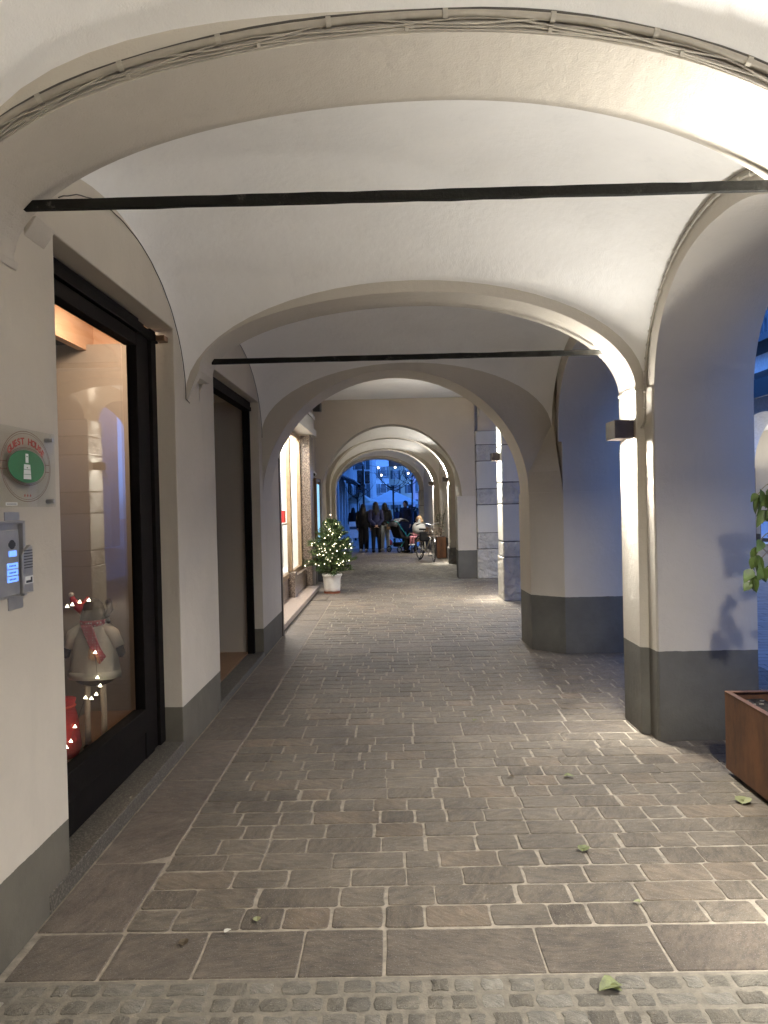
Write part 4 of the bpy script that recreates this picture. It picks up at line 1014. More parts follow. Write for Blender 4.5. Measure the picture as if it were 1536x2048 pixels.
# ------------------------------------------------------------------ people
def person(loc, rz, h, label, top='black_cloth', legs='black_cloth', shoe='black_cloth', hair='dark_hair', hairlen=0.3, sit=False, arms='down', detail=True, coat=0.0, group=None, wide=0.0, lean=0.0):
    t = thing('person', loc, label, 'person', group, rz=rz)
    k = h/1.70; V = lambda x, y, z: (x*k, y*k, z*k)
    # facing +Y. joints
    hip = 0.92 if not sit else 0.50
    dz = hip-0.92; fl = lean
    S_ = lambda s: V(s*.175, -.005+fl, 1.39+dz); Hp = lambda s: V(s*.085, 0, hip)
    if sit:
        Kn = lambda s: V(s*.11, .44, .50); An = lambda s: V(s*.11, .46, .08)
    else:
        Kn = lambda s: V(s*.095, .015 if s > 0 else -.01, .50); An = lambda s: V(s*.10, -.02 if s > 0 else .03, .08)
    if arms == 'down': El = lambda s: V(s*.225, -.03, 1.10+dz); Wr = lambda s: V(s*.235, .06, .86+dz)
    elif arms == 'fold': El = lambda s: V(s*.225, .02, 1.10+dz); Wr = lambda s: V(s*.06, .20, 1.08+dz)
    elif arms == 'back': El = lambda s: V(s*.22, -.08, 1.10+dz); Wr = lambda s: V(s*.05, -.155, .93+dz)
    else: El = lambda s: V(s*.23, .08, 1.12+dz); Wr = lambda s: V(s*.17, .30, 1.05+dz)
    hc = (0, .015*k+fl*k, (1.575+dz)*k)
    b = MB()
    b.ball(hc, .098*k, 16, 12, (.80, .95, 1.16)); b.cap((0, .02*k+fl*k, hc[2]-.06*k), .055*k, (0, .035*k+fl*k, hc[2]-.085*k), .035*k)
    b.cap((0, .105*k+fl*k, hc[2]-.005*k), .012*k, (0, .118*k+fl*k, hc[2]-.025*k), .014*k, 6)
    for s_ in (-1, 1): b.ball((s_*.079*k, .01*k+fl*k, hc[2]-.01*k), .022*k, 6, 5, (.4, .8, 1.2))
    b.cap((0, 0, hc[2]-.08*k), .052*k, V(0, -.01, 1.38+dz), .06*k)
    b.cap(V(0, 0, 1.30+dz), .115*k, V(0, 0, 1.0+dz), .105*k, 14); b.cap(V(-.1, 0, 1.33+dz), .075*k, V(.1, 0, 1.33+dz), .075*k, 12)
    b.cap(V(-.05, 0, hip), .105*k, V(.05, 0, hip), .105*k, 12)
    for s_ in (-1, 1):
        b.cap(S_(s_), .05*k, El(s_), .038*k); b.cap(El(s_), .038*k, Wr(s_), .026*k)
        b.cap(Hp(s_), .085*k, Kn(s_), .055*k, 12); b.cap(Kn(s_), .055*k, An(s_), .036*k)
        a = Vector(An(s_)); b.cap(a-Vector((0, .03*k, .04*k)), .035*k, a+Vector((0, .13*k, -.05*k)), .028*k)
        w_ = Vector(Wr(s_)); e = Vector(El(s_)); dd = (w_-e).normalized(); sd = dd.cross(Vector((0, 1, 0.2))).normalized()
        b.cap(w_+dd*.015*k, .026*k, w_+dd*.07*k, .030*k, 8)
        if detail:
            sx = dd.cross(sd).normalized()
            for q in range(4):
                o = w_+dd*.085*k+sx*(q-1.5)*.018*k; L = (.062, .074, .07, .055)[q]*k; cu = sd*-.02*k*s_
                b.cap(o, .009*k, o+dd*L*.55+cu*.4, .0085*k, 6); b.cap(o+dd*L*.55+cu*.4, .0085*k, o+dd*L+cu*1.4, .0075*k, 6)
            o = w_+dd*.03*k-sx*.028*k; b.cap(o, .011*k, o+dd*.045*k-sx*.03*k, .009*k, 6)
    b.build('body', 'skin', t, remesh=.008 if detail else .02, sm_iter=1)
    vx = .013 if detail else .022
    c = MB(); lo_ = (.62+dz) if coat else .88+dz
    c.cap(V(0, fl, 1.31+dz), .145*k, V(0, 0, 1.05+dz), (.135+wide)*k, 16); c.cap(V(-.12, fl, 1.355+dz), .085*k, V(.12, fl, 1.355+dz), .085*k, 14)
    c.cap(V(-.05, 0, 1.0+dz), (.13+wide)*k, V(-.05, 0, lo_+.06), (.13+wide)*k, 14); c.cap(V(.05, 0, 1.0+dz), (.13+wide)*k, V(.05, 0, lo_+.06), (.13+wide)*k, 14)
    for s_ in (-1, 1):
        c.cap(S_(s_), .072*k, El(s_), .060*k); w_ = Vector(Wr(s_)); e = Vector(El(s_)); c.cap(e, .060*k, w_-(w_-e)*.06, .046*k)
    c.cap(V(0, fl*1.0, 1.40+dz), .085*k, V(0, fl, 1.44+dz), .07*k, 12)
    c.build('jacket', top, t, remesh=vx, sm_iter=2)
    p = MB(); p.cap(V(-.05, 0, hip), .125*k, V(.05, 0, hip), .125*k, 14)
    for s_ in (-1, 1):
        p.cap(Hp(s_), .10*k, Kn(s_), (.078+wide)*k, 12); a = Vector(An(s_)); p.cap(Kn(s_), (.075+wide)*k, a+Vector((0, 0, .05*k)), (.058+wide*1.2)*k, 12)
    p.build('trousers', legs, t, remesh=vx, sm_iter=2)
    for s_ in (-1, 1):
        a = Vector(An(s_)); m_ = MB(); m_.cap(a+Vector((0, -.05*k, -.03*k)), .056*k, a+Vector((0, .14*k, -.045*k)), .038*k, 10); m_.build('shoe', shoe, t, smooth=True)
    hr = MB(); hr.ball((0, (-.012+fl)*k, hc[2]+.018*k), .112*k, 16, 12, (.86, .98, 1.12))
    if hairlen > 0.05:
        hr.cap((0, (-.05+fl)*k, hc[2]-.02*k), .085*k, (0, (-.10+fl)*k, hc[2]-(hairlen-.08)*k), .062*k, 14)
        for s_ in (-1, 1): hr.cap((s_*.055*k, (-.03+fl)*k, hc[2]-.03*k), .055*k, (s_*.085*k, (-.06+fl)*k, hc[2]-hairlen*.9*k), .05*k)
    else:
        pass
    ho = hr.build('hair', hair, t, remesh=vx, sm_iter=1)
    # keep the face free: the hair shell sits behind it
    if hairlen <= .05: pass
    return t
gz = lambda y: -0.002 if y < 28 else -0.014-0.019*(y-29) if y > 29 else -0.014
person((-1.0, 26.0, 0), R(-12), 1.60, 'woman in black coat and white trainers, leftmost of the three seen from behind', 'black_cloth', 'black_cloth', 'white_shoe', hairlen=.34, wide=.022)
person((-.56, 25.35, 0), R(6), 1.66, 'woman in navy jacket and black trousers seen from behind, middle of the three', 'navy_cloth', 'black_cloth', 'black_cloth', hairlen=.36, arms='back')
person((-.27, 26.05, 0), R(20), 1.62, 'person in pale jeans and black jacket half hidden behind the woman in navy', 'black_cloth', 'pale_denim', 'white_shoe', hairlen=.2, coat=0)
person((.47, 28.4, gz(28)), R(150), 1.70, 'person in long dark blue coat standing behind the pushchair', 'dark_blue_cloth', 'black_cloth', hairlen=.05, coat=1)
person((.84, 24.9, 0), R(75), 1.56, 'seated person in black coat with tan hood beside the bicycle', 'black_cloth', 'black_cloth', hair='tan_cloth', hairlen=.14, sit=True, arms='fold')
def sh_bag():
    o = MB().box(-.09, .09, -.05, .05, 0, .2).build('tote_bag', 'tan_cloth', None, bevel=.02)
    o.location = (-.12, 25.85, .72); tag(o, 'tan shoulder bag hanging at the hip of the person in pale jeans', 'bag')
sh_bag()
def chair_(loc, rz, label):
    t = thing('outdoor_chair', loc, label, 'chair', rz=rz)
    MB().box(-.22, .22, -.22, .22, .40, .43).build('seat', 'wood', t, bevel=.01)
    MB().box(-.22, .22, -.25, -.225, .43, .82).build('backrest', 'wood', t, bevel=.01)
    for x in (-.2, .2):
        for y in (-.2, .2): MB().tube([(x, y, .40), (x*1.05, y*1.1, 0)], .012, 6).build('leg', 'black', t)
chair_((.84, 24.9, 0), R(75), 'chair under the seated person beside the bicycle')
def stroller():
    t = thing('pushchair', (.30, 25.3, 0), 'dark pushchair with teal frame between the three people and the bicycle', 'pushchair', rz=R(-50))
    for (x, y) in ((-.24, .36), (.24, .36), (-.26, -.36), (.26, -.36)):
        w_ = MB(); w_.ring((x, y, .11), (1, 0, 0), .085, .022, 20, 6); wo_ = w_.build('wheel', 'rubber', t, smooth=True)
        MB().tube([(x-.02, y, .11), (x+.02, y, .11)], .03, 8).build('hub', 'steel', wo_)
    for s_ in (-.25, .25):
        MB().tube([(s_, .36, .12), (s_, .0, .5), (s_, -.42, 1.0), (s_*.9, -.52, 1.03)], .014, 8).build('frame_tube', 'teal_frame', t)
        MB().tube([(s_, -.36, .12), (s_, .1, .62)], .012, 8).build('frame_tube', 'teal_frame', t)
    MB().tube([(-.225, -.52, 1.03), (.225, -.52, 1.03)], .018, 8).build('handle', 'black', t)
    MB().prism([(-.22, .48), (.22, .40), (.26, .46), (-.12, .55), (-.34, .95), (-.40, .92)], 'x', -.21, .21).build('seat', 'black_cloth', t, bevel=.02)
    hd = MB(); vs = []; fs = []; n = 10
    for i in range(n+1):
        a = math.pi*i/n*.75+.1
        for x in (-.24, 0, .24): vs.append((x, -.14-math.cos(a)*.30, .84+math.sin(a)*.28-(.03 if x else 0)))
    for i in range(n):
        for j in range(2): fs.append((i*3+j, i*3+j+1, i*3+j+4, i*3+j+3))
    ho = hd.add(vs, fs).build('hood', 'grey_cloth', t, smooth=True)
    so = ho.modifiers.new('solid', 'SOLIDIFY'); so.thickness = .012
    MB().box(-.2, .2, -.25, .2, .18, .32).build('basket', 'black_cloth', t, bevel=.03)
stroller()
person((.74, 24.6, .26), R(140), .86, 'small child in pink sitting low between the pushchair and the bicycle', 'pink_cloth', 'pink_cloth', 'white_shoe', hair='fair_hair', hairlen=.1, sit=True, arms='fold')
def stool():
    t = thing('small_bench', (.74, 24.6, 0), 'low dark bench under the child in pink', 'bench')
    MB().box(-.18, .18, -.10, .12, .36, .385).build('seat', 'wood', t, bevel=.01)
    for x in (-.15, .15): MB().box(x-.02, x+.02, -.09, .11, 0, .36).build('leg', 'black', t)
stool()

# ------------------------------------------------------------------ bicycle
def bicycle():
    t = thing('bicycle', (.911, 21.24, 0), 'black city bicycle with white frame parked by the pilaster, facing the camera', 'bicycle', rz=math.atan2(-1.03, .34))
    wb = .54; Rw = .34
    def wheel(x, rot=0):
        c = Vector((x, 0, Rw))
        ax = Vector((math.sin(rot)*-1, math.cos(rot), 0))
        ty = MB().ring(c, ax, Rw-.018, .018, 44, 8).build('wheel', 'rubber', t, smooth=True)
        MB().ring(c, ax, Rw-.042, .011, 44, 6).build('rim', 'chrome', ty, smooth=True)
        sp = MB(); a1 = ax.orthogonal().normalized(); a2 = ax.cross(a1)
        for k in range(18):
            q = 2*math.pi*k/18; d = a1*math.cos(q)+a2*math.sin(q); sp.tube([c+d*.02+ax*(.02 if k % 2 else -.02), c+d*(Rw-.045)], .0016, 3)
        sp.tube([c-ax*.04, c+ax*.04], .018, 8); sp.build('spokes', 'chrome', ty)
        fe = MB(); pts = [c+(Vector((math.cos(q), math.sin(q)*math.sin(0), 0)) if False else (a1*math.cos(q)+a2*math.sin(q)))*(Rw+.02) for q in [0]]
        hv = Vector((math.cos(rot), math.sin(rot), 0))
        pts = [c+(hv*math.cos(q)+Vector((0, 0, 1))*math.sin(q))*(Rw+.022) for q in [math.radians(v_) for v_ in (range(40, 200, 12) if x < 0 else range(25, 165, 12))]]
        fe.tube(pts, .014, 6); fe.build('mudguard', 'chrome', ty, smooth=True)
    wheel(-wb); wheel(wb, R(-14))
    fr_ = MB()
    fr_.tube([(-.08, 0, .29), (.36, 0, .62), (.40, 0, .78)], .018, 8); fr_.tube([(-.08, 0, .29), (-.20, 0, .80)], .017, 8); fr_.tube([(.37, 0, .68), (.0, 0, .34)], .013, 8)
    fr_.tube([(-.54, .05, .34), (-.08, .03, .29)], .010, 6); fr_.tube([(-.54, -.05, .34), (-.08, -.03, .29)], .010, 6); fr_.tube([(-.54, .05, .34), (-.17, .02, .68)], .009, 6); fr_.tube([(-.54, -.05, .34), (-.17, -.02, .68)], .009, 6)
    fr_.tube([(.36, 0, .62), (.42, 0, .86)], .02, 8); fr_.build('frame', 'cream_paint', t, smooth=True)
    MB().tube([(.54, .055, .34), (.44, .055, .66), (.40, 0, .68), (.44, -.055, .66), (.54, -.055, .34)], .011, 6).build('fork', 'chrome', t, smooth=True)
    MB().tube([(.18, .30, 1.02), (.30, .27, 1.05), (.40, .10, 1.03), (.41, 0, .98), (.40, -.10, 1.03), (.30, -.27, 1.05), (.18, -.30, 1.02)], .011, 8).build('handlebar', 'chrome', t, smooth=True)
    MB().tube([(.41, 0, .98), (.405, 0, .80)], .012, 8).build('stem', 'chrome', t)
    for s_ in (-1, 1): MB().tube([(.19, s_*.298, 1.022), (.08, s_*.315, 1.0)], .017, 8).build('grip', 'rubber', t)
    MB().prism([(-.34, -.09), (-.30, -.10), (-.16, -.04), (-.04, -.02), (-.04, .02), (-.16, .04), (-.30, .10), (-.34, .09)], 'z', .84, .89).build('saddle', 'black', t, bevel=.015)
    MB().tube([(-.20, 0, .79), (-.21, 0, .85)], .012, 8).build('seat_post', 'chrome', t)
    bk = MB()
    for i in range(8):
        for (a_, b_) in (((.48, -.15+i*.043), (.48, -.15+i*.043)), ((.74, -.15+i*.043), (.74, -.15+i*.043))):
            bk.tube([(a_[0], a_[1], .70), (a_[0]+(.02 if a_[0] > .6 else -.0), a_[1]*1.1, .92)], .003, 4)
    for z in (.70, .77, .84, .92): bk.tube([(.48, -.16, z), (.75, -.16, z), (.75, .16, z), (.48, .16, z), (.48, -.16, z)], .0035, 4)
    for i in range(7): bk.tube([(.48+i*.042, -.16, .92), (.48+i*.042, -.15, .70), (.48+i*.042, .15, .70), (.48+i*.042, .16, .92)], .003, 4)
    bk.build('basket', C('wicker_brown', (.13, .09, .06), .7), t)
    rk = MB()
    for s_ in (-.06, .06): rk.tube([(-.20, s_, .72), (-.72, s_, .72), (-.60, s_, .40)], .006, 5)
    for i in range(6): rk.tube([(-.28-i*.08, -.06, .72), (-.28-i*.08, .06, .72)], .005, 4)
    rk.build('rear_rack', 'black', t)
    cr = MB(); cr.ring((-.08, .03, .29), (0, 1, 0), .085, .008, 24, 6); cr.tube([(-.08, .06, .29), (-.03, .07, .14)], .010, 6); cr.tube([(-.08, -.06, .29), (-.13, -.07, .44)], .010, 6)
    cr.build('crank', 'chrome', t)
    MB().box(-.08, .02, .07, .15, .12, .145).build('pedal', 'black', t); MB().box(-.18, -.08, -.15, -.07, .43, .455).build('pedal', 'black', t)
    MB().tube([(-.15, -.03, .27), (-.22, -.16, .0)], .010, 6).build('kickstand', 'black', t)
    MB().ball((.46, 0, .80), .04, 10, 8, (1.2, 1, 1)).build('headlight', 'chrome', t, smooth=True)
    hood = MB().tube([(-.50, .035, .40), (-.08, .045, .33), (.0, .05, .29), (-.08, .045, .23), (-.50, .035, .29)], .012, 6).build('chain_guard', 'cream_paint', t)
    b2 = MB(); random.seed(3); b2.ball((0, 0, .16), .18, 18, 12, (1.1, .85, .95)); b2.v = [(x*(1+random.uniform(-.06, .06)), y*(1+random.uniform(-.06, .06)), z*(1+random.uniform(-.05, .05))) for x, y, z in b2.v]
    b2.cap((0, 0, .30), .06, (.02, 0, .40), .03)
    o = b2.build('plastic_bag', 'bag_white', None, smooth=True); o.location = (.73, 21.78, .72); tag(o, 'white plastic bag on the rear rack of the parked bicycle', 'bag')
    b3 = MB().box(-.17, .17, -.13, .13, 0, .26).build('black_pannier', 'black_cloth', None, bevel=.04); b3.location = (.90, 21.45, .88-.35); tag(b3, 'black bag hanging behind the bicycle basket under the white bag', 'bag')
bicycle()
def small_planter():
    t = thing('rusty_planter', (1.42, 22.1, 0), 'brown rusty planter with a thin bare shrub between the far pilasters', 'planter', world=True)
    MB().box(1.24, 1.50, 21.9, 22.6, 0.02, .62).build('box', 'corten', t, bevel=.006)
    MB().box(1.26, 1.48, 21.92, 22.58, .60, .625).build('soil', 'soil', t)
    m_ = MB(); random.seed(9)
    for k in range(9):
        a = random.uniform(0, 6.28); p = Vector((1.37, 22.2, .62)); pts = [p]
        for j in range(4): p = p+Vector((math.cos(a)*.05, math.sin(a)*.06, random.uniform(.18, .32))); pts.append(p)
        m_.tube(pts, [.008, .006, .005, .003, .002], 4)
    m_.build('stems', 'bark', t)
    l_ = MB()
    for k in range(70):
        a = random.uniform(0, 6.28); leaf(l_, (1.37+random.uniform(-.12, .12), 22.2+random.uniform(-.2, .2), random.uniform(.7, 1.3)), (math.cos(a), math.sin(a), -.4), (0, 0, 1), .07, .02)
    l_.build('foliage', 'grey_leaf' if C('grey_leaf', (.12, .14, .09), .6) else '', t)
small_planter()

# ------------------------------------------------------------------ square beyond the arcade
def windows(parent, x0, x1, y, zs, nx, w_, h_, mat='dark_glass', axis='y', balcony=False):
    for z in zs:
        for i in range(nx):
            cx = x0+(x1-x0)*(i+.5)/nx
            f = MB().box(cx-w_/2-.08, cx+w_/2+.08, y-.05, y+.02, z-.08, z+h_+.08).build('window', 'facade_white', parent)
            MB().box(cx-w_/2, cx+w_/2, y-.07, y-.052, z, z+h_).build('pane', mat, f)
            for s_ in (-1, 1): MB().box(cx+s_*(w_/2+.06+w_*.2)-w_*.2, cx+s_*(w_/2+.06+w_*.2)+w_*.2, y-.09, y-.055, z-.02, z+h_+.02).build('shutter', 'shutter', f)
            if balcony:
                b = MB().box(cx-w_, cx+w_, y-.9, y, z-.25, z-.12)
                for q in range(9): b.box(cx-w_+q*w_/4-.02, cx-w_+q*w_/4+.02, y-.9, y-.86, z-.12, z+.8)
                b.box(cx-w_, cx+w_, y-.9, y-.86, z+.8, z+.86); b.build('balcony', 'shutter', f)
def shop_row():
    t = thing('shop_row_building', (-3, 29, 0), 'dark blue lit building with shopfronts receding on the left of the square', 'building')
    L = 30
    MB().box(-6, .0, .2, L, -.7, 10).build('wall', 'facade_grey', t)
    for k in range(10):
        y = .4+k*2.9
        MB().box(.0, .14, y, y+.35, -.7, 2.9).build('pilaster', 'facade_white', t)
        MB().box(.002, .05, y+.45, y+2.8, .1-.019*y, 2.5).build('shop_glass', 'dark_glass', t)
        MB().box(.05, .09, y+1.5, y+1.6, .1-.019*y, 2.5).build('mullion', 'facade_white', t)
    for k in range(3):
        y = 1+k*9
        MB().prism([(.0, 3.15), (1.3, 2.55), (1.3, 2.50), (.0, 3.08)], 'y', y, y+7).build('awning', 'awning', t)
        MB().box(.0, 1.0, y, y+6, 4.3, 4.45).build('balcony', 'facade_grey', t)
        b = MB()
        for q in range(24): b.box(.96, .99, y+q*.25, y+q*.25+.03, 4.45, 5.3)
        b.box(.95, 1.0, y, y+6, 5.3, 5.36); b.build('railing', 'black', t)
        for q in range(2): MB().box(.002, .06, y+1+q*3, y+2.1+q*3, 4.5, 6.6).build('window', 'dark_glass', t)
    t.rotation_euler.z = R(.4); t.location = (-2.75, 29.2, 0)
shop_row()
def block(loc, w_, d_, h_, mat, label, zs, nx, rz=0, ww=.9, wh=1.5, balc=False, roof=True):
    t = thing('house', loc, label, 'house', 'houses beyond the square', rz=rz)
    MB().box(-w_/2, w_/2, 0, d_, -1.5, h_).build('wall', mat, t)
    if roof: MB().prism([(-w_/2-.3, h_), (w_/2+.3, h_), (w_/2-.2, h_+.9), (-w_/2+.2, h_+.9)], 'y', -.4, d_).build('roof', 'roof_tile', t)
    windows(t, -w_/2, w_/2, 0, zs, nx, ww, wh, balcony=balc)
block((-2.55, 62, -.6), 2.0, 14, 11, 'facade_white', 'tall pale house at the left end of the square', (2.3, 5.0, 7.6), 1, ww=.8, balc=False)
block((-3.3, 128, -.6), 5.6, 10, 9.6, 'facade_grey', 'grey blue house straight behind the bare tree', (1.0, 4.0, 6.8), 3, balc=True)
block((1.9, 138, -.6), 5.0, 10, 8.9, 'facade_cream', 'cream house with shuttered windows to the right of the bare tree', (1.2, 4.0, 6.6), 2)
block((5.1, 108, -.6), 3.9, 10, 6.2, 'facade_pink', 'purplish pink house at the right side of the square', (1.2, 3.9), 2, balc=True)
block((6.0, 160, -.6), 6, 10, 12.5, 'facade_cream', 'farthest tall cream house behind the pink one', (5.0, 8.2), 3)
block((-8.5, 165, -.6), 7, 10, 13.5, 'facade_white', 'farthest tall white house behind the grey blue one', (5.0, 8.2, 10.8), 3)
def gazebo():
    y0 = 58; t = thing('market_gazebo', (-.06, y0, -.58), 'white pop up gazebo with peaked roof in the square', 'gazebo')
    h = 1.95; e = 2.30; pk = 3.25
    vs = [(-h, 0, e), (h, 0, e), (h, 2*h, e), (-h, 2*h, e), (0, h, pk)]
    c = MB().add(vs, [(0, 1, 4), (1, 2, 4), (2, 3, 4), (3, 0, 4)])
    for (a, b) in (((-h, 0), (h, 0)), ((h, 0), (h, 2*h)), ((h, 2*h), (-h, 2*h)), ((-h, 2*h), (-h, 0))):
        c.add([(a[0], a[1], e), (b[0], b[1], e), (b[0], b[1], e-.22), (a[0], a[1], e-.22)], [(0, 1, 2, 3)])
    o = c.build('canopy', 'fabric_white', t); so = o.modifiers.new('solid', 'SOLIDIFY'); so.thickness = .02
    for x in (-h+.04, h-.04):
        for y in (.04, 2*h-.04): MB().box(x-.03, x+.03, y-.03, y+.03, 0, e).build('leg', 'whitepaint', t)
    MB().box(-1.6, 1.6, .3, .9, .72, .78).build('counter', 'whitepaint', t); MB().box(-1.55, 1.55, .32, .36, .05, .72).build('counter_front', 'awning', t)
gazebo()
def parasol():
    t = thing('market_parasol', (-2.15, 50, -.4), 'cream market parasol at the left of the gazebo', 'parasol')
    MB().tube([(0, 0, 0), (0, 0, 2.75)], .03, 8).build('pole', 'wood', t)
    o = MB().lathe([(1.0, 2.05), (1.0, 2.2), (.5, 2.5), (.02, 2.8)], seg=8).build('canopy', 'cream_paint', t)
    MB().lathe([(.25, 0), (.25, .1), (.05, .12)], seg=12).build('base', 'black', t)
parasol()
def traffic_light():
    t = thing('traffic_light', (-1.38, 37, -.17), 'dark traffic light pole left of the gazebo', 'traffic light')
    MB().tube([(0, 0, 0), (0, 0, 3.6)], .05, 10).build('pole', 'black', t)
    for (x, z, hh) in ((-.17, 2.45, .95), (.2, 2.75, .6)):
        b = MB().box(x-.12, x+.12, -.12, .1, z, z+hh).build('signal_housing', 'black', t, bevel=.03)
        for q in range(3 if hh > .8 else 2): MB().tube([(x, -.13, z+.15+q*.3), (x, -.22, z+.17+q*.3)], [.09, .085], 12).build('visor', 'black', b)
traffic_light()
def bare_tree():
    random.seed(21)
    t = thing('bare_tree', (.05, 33, -.09), 'bare pollarded tree with upturned twigs in front of the gazebo', 'tree')
    MB().tube([(0, 0, 0), (.02, 0, .9), (-.015, 0, 1.9), (0, 0, 2.45)], [.05, .04, .035, .045], 8).build('trunk', 'dark_bark', t, smooth=True)
    cr = MB()
    def br(p, d, L, r, dep):
        pts = [p]; n = 5
        for i in range(n):
            d = (d+Vector((random.uniform(-.18, .18), random.uniform(-.18, .18), .10 if dep else .16))).normalized(); p = p+d*L/n; pts.append(p)
            if dep < 2 and i > 1 and random.random() < .6:
                br(p, (d+Vector((random.uniform(-.8, .8), random.uniform(-.8, .8), random.uniform(.1, .9)))).normalized(), L*random.uniform(.35, .6), r*.55, dep+1)
        cr.tube(pts, [lerp(r, r*.4, i/n) for i in range(n+1)], 5)
    for k in range(9):
        a = 2*math.pi*k/9+random.uniform(-.2, .2); br(Vector((0, 0, random.uniform(2.1, 2.45))), Vector((math.cos(a), math.sin(a)*.6, random.uniform(-.05, .35))).normalized(), random.uniform(.6, 1.0), .017, 0)
    cr.build('crown', 'dark_bark', t)
    t2 = copy_tree(t); t2['label'] = 'smaller bare tree at the far left of the square behind the traffic light'; t2.location = (-2.0, 44, -.3); t2.rotation_euler.z = 1.3; t2.scale = (.95, .95, .95)
    t3 = copy_tree(t); t3['label'] = 'bare tree whose twigs reach across the top right of the exit arch'; t3.location = (1.0, 39, -.15); t3.rotation_euler.z = 2.5; t3.scale = (1.05, 1.05, 1.2)
bare_tree()
def festoon():
    t = thing('festoon_lights', (0, 31, 3), 'sagging wires of round party bulbs strung across the square', 'string lights')
    B = [(-.54, .05), (.14, .05), (-.42, -.25), (.66, -.20)]
    for (a, b) in ((0, 1), (2, 3)):
        (xa, za), (xb, zb) = B[a], B[b]; pts = []
        for i in range(17):
            u = i/16; x = lerp(-1.9, 1.7, u); pts.append((x, 0, lerp(za, zb, (x-xa)/(xb-xa))+.05+.12*((x-(xa+xb)/2)**2-((xb-xa)/2)**2)))
        MB().tube(pts, .006, 4).build('wire', 'wire', t)
    for (x, z) in B: MB().ball((x, 0, z), .036, 12, 8).build('bulb', 'bulb_round', t, smooth=True)
festoon()
def barriers():
    for (x, y, lab, rz) in ((-.1, 31, 'white plastic barrier standing in front of the gazebo', 0), (-1.55, 33, 'pale barrier panel by the shopfronts at the left of the square', R(20))):
        t = thing('road_barrier', (x, y, gz(y)), lab, 'barrier', 'barriers in the square', rz=rz)
        MB().box(-.35, .35, -.02, .02, .25, .95).build('panel', 'barrier_white', t, bevel=.01)
        MB().box(-.33, .33, -.026, -.021, .62, .74).build('stripe', 'barrier_red' if x > -1 else 'awning', t)
        for s_ in (-.28, .28): MB().box(s_-.03, s_+.03, -.2, .2, 0, .25).build('foot', 'barrier_white', t)
    o = MB().lathe([(.10, 0), (.11, .02), (.09, .16), (.03, .22)], seg=14).build('red_lantern', 'barrier_red', None, smooth=True)
    o.location = (-.12, 30.2, gz(30)); tag(o, 'small red lantern on the ground by the white barrier', 'lantern')
barriers()
random.seed(31)
CR = [(-1.95, 38, 'black_cloth'), (-1.75, 42, 'dark_blue_cloth'), (-.75, 52, 'black_cloth'), (-.3, 46, 'black_cloth'), (.25, 49, 'dark_blue_cloth'), (.62, 44, 'black_cloth'), (.95, 40, 'navy_cloth'), (1.2, 43, 'black_cloth'), (1.38, 47, 'grey_cloth'), (1.7, 52, 'dark_blue_cloth'), (-1.2, 55, 'grey_cloth'), (1.05, 53, 'black_cloth'), (-.95, 45, 'dark_blue_cloth')]
where = ['at the far left beside the shopfronts', 'second from the left beside the shopfronts', 'under the left half of the gazebo', 'directly left of the bare tree trunk', 'under the gazebo just right of the tree trunk', 'under the right half of the gazebo', 'in navy in front of the right gazebo leg', 'right of the gazebo leg, third from the right', 'in grey, second from the right beyond the gazebo', 'at the far right beyond the gazebo', 'in grey under the left corner of the gazebo', 'behind the right gazebo leg', 'standing just left of centre before the gazebo']
for i, (x, y, cl) in enumerate(CR):
    person((x, y, gz(y)), random.uniform(0, 6.28), random.uniform(1.6, 1.78), 'distant person in dark coat ' + where[i], cl, 'black_cloth', hairlen=random.choice([.05, .2, .3]), detail=False, coat=random.choice([0, 1]), group='distant people in the square', arms=random.choice(['down', 'fold']))

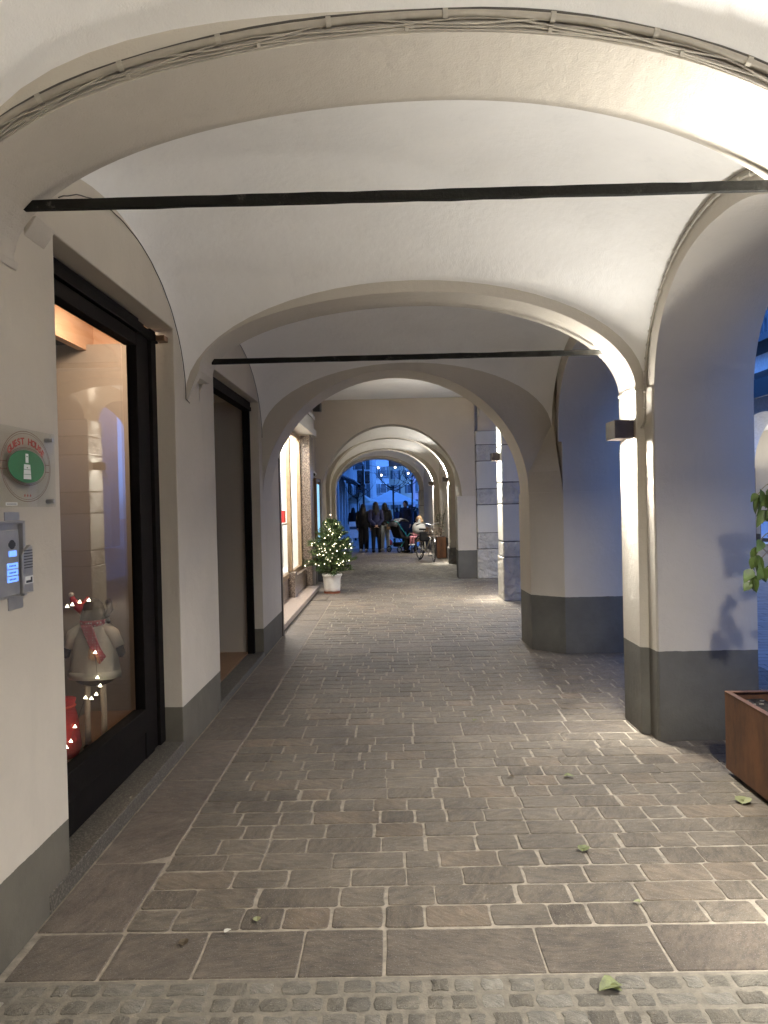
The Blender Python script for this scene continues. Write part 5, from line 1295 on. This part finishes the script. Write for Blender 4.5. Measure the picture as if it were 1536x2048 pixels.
# ------------------------------------------------------------------ arcade across the street, right
def across():
    t = thing('opposite_building', (9.0, 12, 0), 'building across the street with a lit white arcade, seen at the right edge', 'building', world=True)
    ops = [(13.0, 16.4), (17.1, 20.5), (21.2, 24.6), (25.3, 28.7), (29.4, 33)]
    pts = [(11, 0)]
    for a, b in ops:
        pr = ell((a+b)/2, (b-a)/2, (b-a)/2, 2.3, 2.3, 3.62)
        pts += [(a, 0)] + pr + [(b, 0)]
    pts += [(34, 0), (34, 14), (11, 14)]
    MB().prism(pts, 'x', 9.0, 9.6).build('arcade_wall', 'facade_white', t)
    MB().box(12.2, 12.4, 11, 34, 0, 4.0).build('inner_wall', 'wall', t); MB().box(9.6, 12.2, 11, 34, 3.7, 3.8).build('ceiling', 'vault', t)
    for a, b in ops:
        MB().box(12.14, 12.2, a+.7, b-.7, .0, 2.5).build('door', 'wood', t)
    MB().box(9.6, 12.2, 18.7, 18.74, 2.72, 2.76).build('tie_rod', 'iron', t)
    MB().prism([(9.0, 4.6), (7.9, 4.1), (7.9, 3.7), (7.94, 3.7), (7.94, 4.05), (9.0, 4.5)], 'y', 14, 24).build('awning', 'black', t)
    b = MB().box(8.2, 9.0, 14, 28, 5.0, 5.15); 
    for k in range(70): b.box(8.2, 8.23, 14+k*.2, 14.03+k*.2, 5.15, 6.1)
    b.box(8.18, 8.24, 14, 28, 6.1, 6.16); b.build('balcony', 'shutter', t)
    for k in range(5): MB().box(8.97, 8.999, 14.5+k*3.5, 15.7+k*3.5, 5.3, 7.6).build('window', 'dark_glass', t)
    t2 = thing('sky_blocking_building', (9.2, -10, 0), 'added plain tall building across the street that blocks the sky, unseen outside the frame', 'building', world=True)  # unseen extension of the street side, added to cut blue sky light
    MB().box(9.2, 16, -30, 10.98, 0, 14).build('wall', 'facade_grey', t2)
    for k in range(8):
        for z in (1.0, 5.0, 9.0): MB().box(9.15, 9.199, -28+k*4.8, -26.6+k*4.8, z, z+2).build('window', 'dark_glass', t2)
    MB().box(9.65, 16, 11, 34, 4.0, 14).build('upper_wall', 'facade_grey', t)
    area('opposite_arcade_light', (10.9, 20, 2.35), (math.pi, 0, 0), 1.0, 14, 90, WARM)
    area('opposite_arcade_downlight', (10.9, 20, 3.66), (0, 0, 0), 1.0, 14, 40, WARM)
    c = thing('director_chair', (8.85, 18.7, 0), 'white canvas chair outside the building across the street', 'chair', rz=R(100))
    MB().box(-.25, .25, -.22, .22, .43, .46).build('seat', 'fabric_white', c); MB().box(-.25, .25, -.25, -.22, .55, .95).build('backrest', 'fabric_white', c)
    for s_ in (-.26, .26):
        MB().tube([(s_, -.24, 0), (s_, .22, .45)], .015, 6).build('leg', 'tan_cloth', c); MB().tube([(s_, .24, 0), (s_, -.22, .45), (s_, -.235, .95)], .015, 6).build('leg', 'tan_cloth', c)
across()
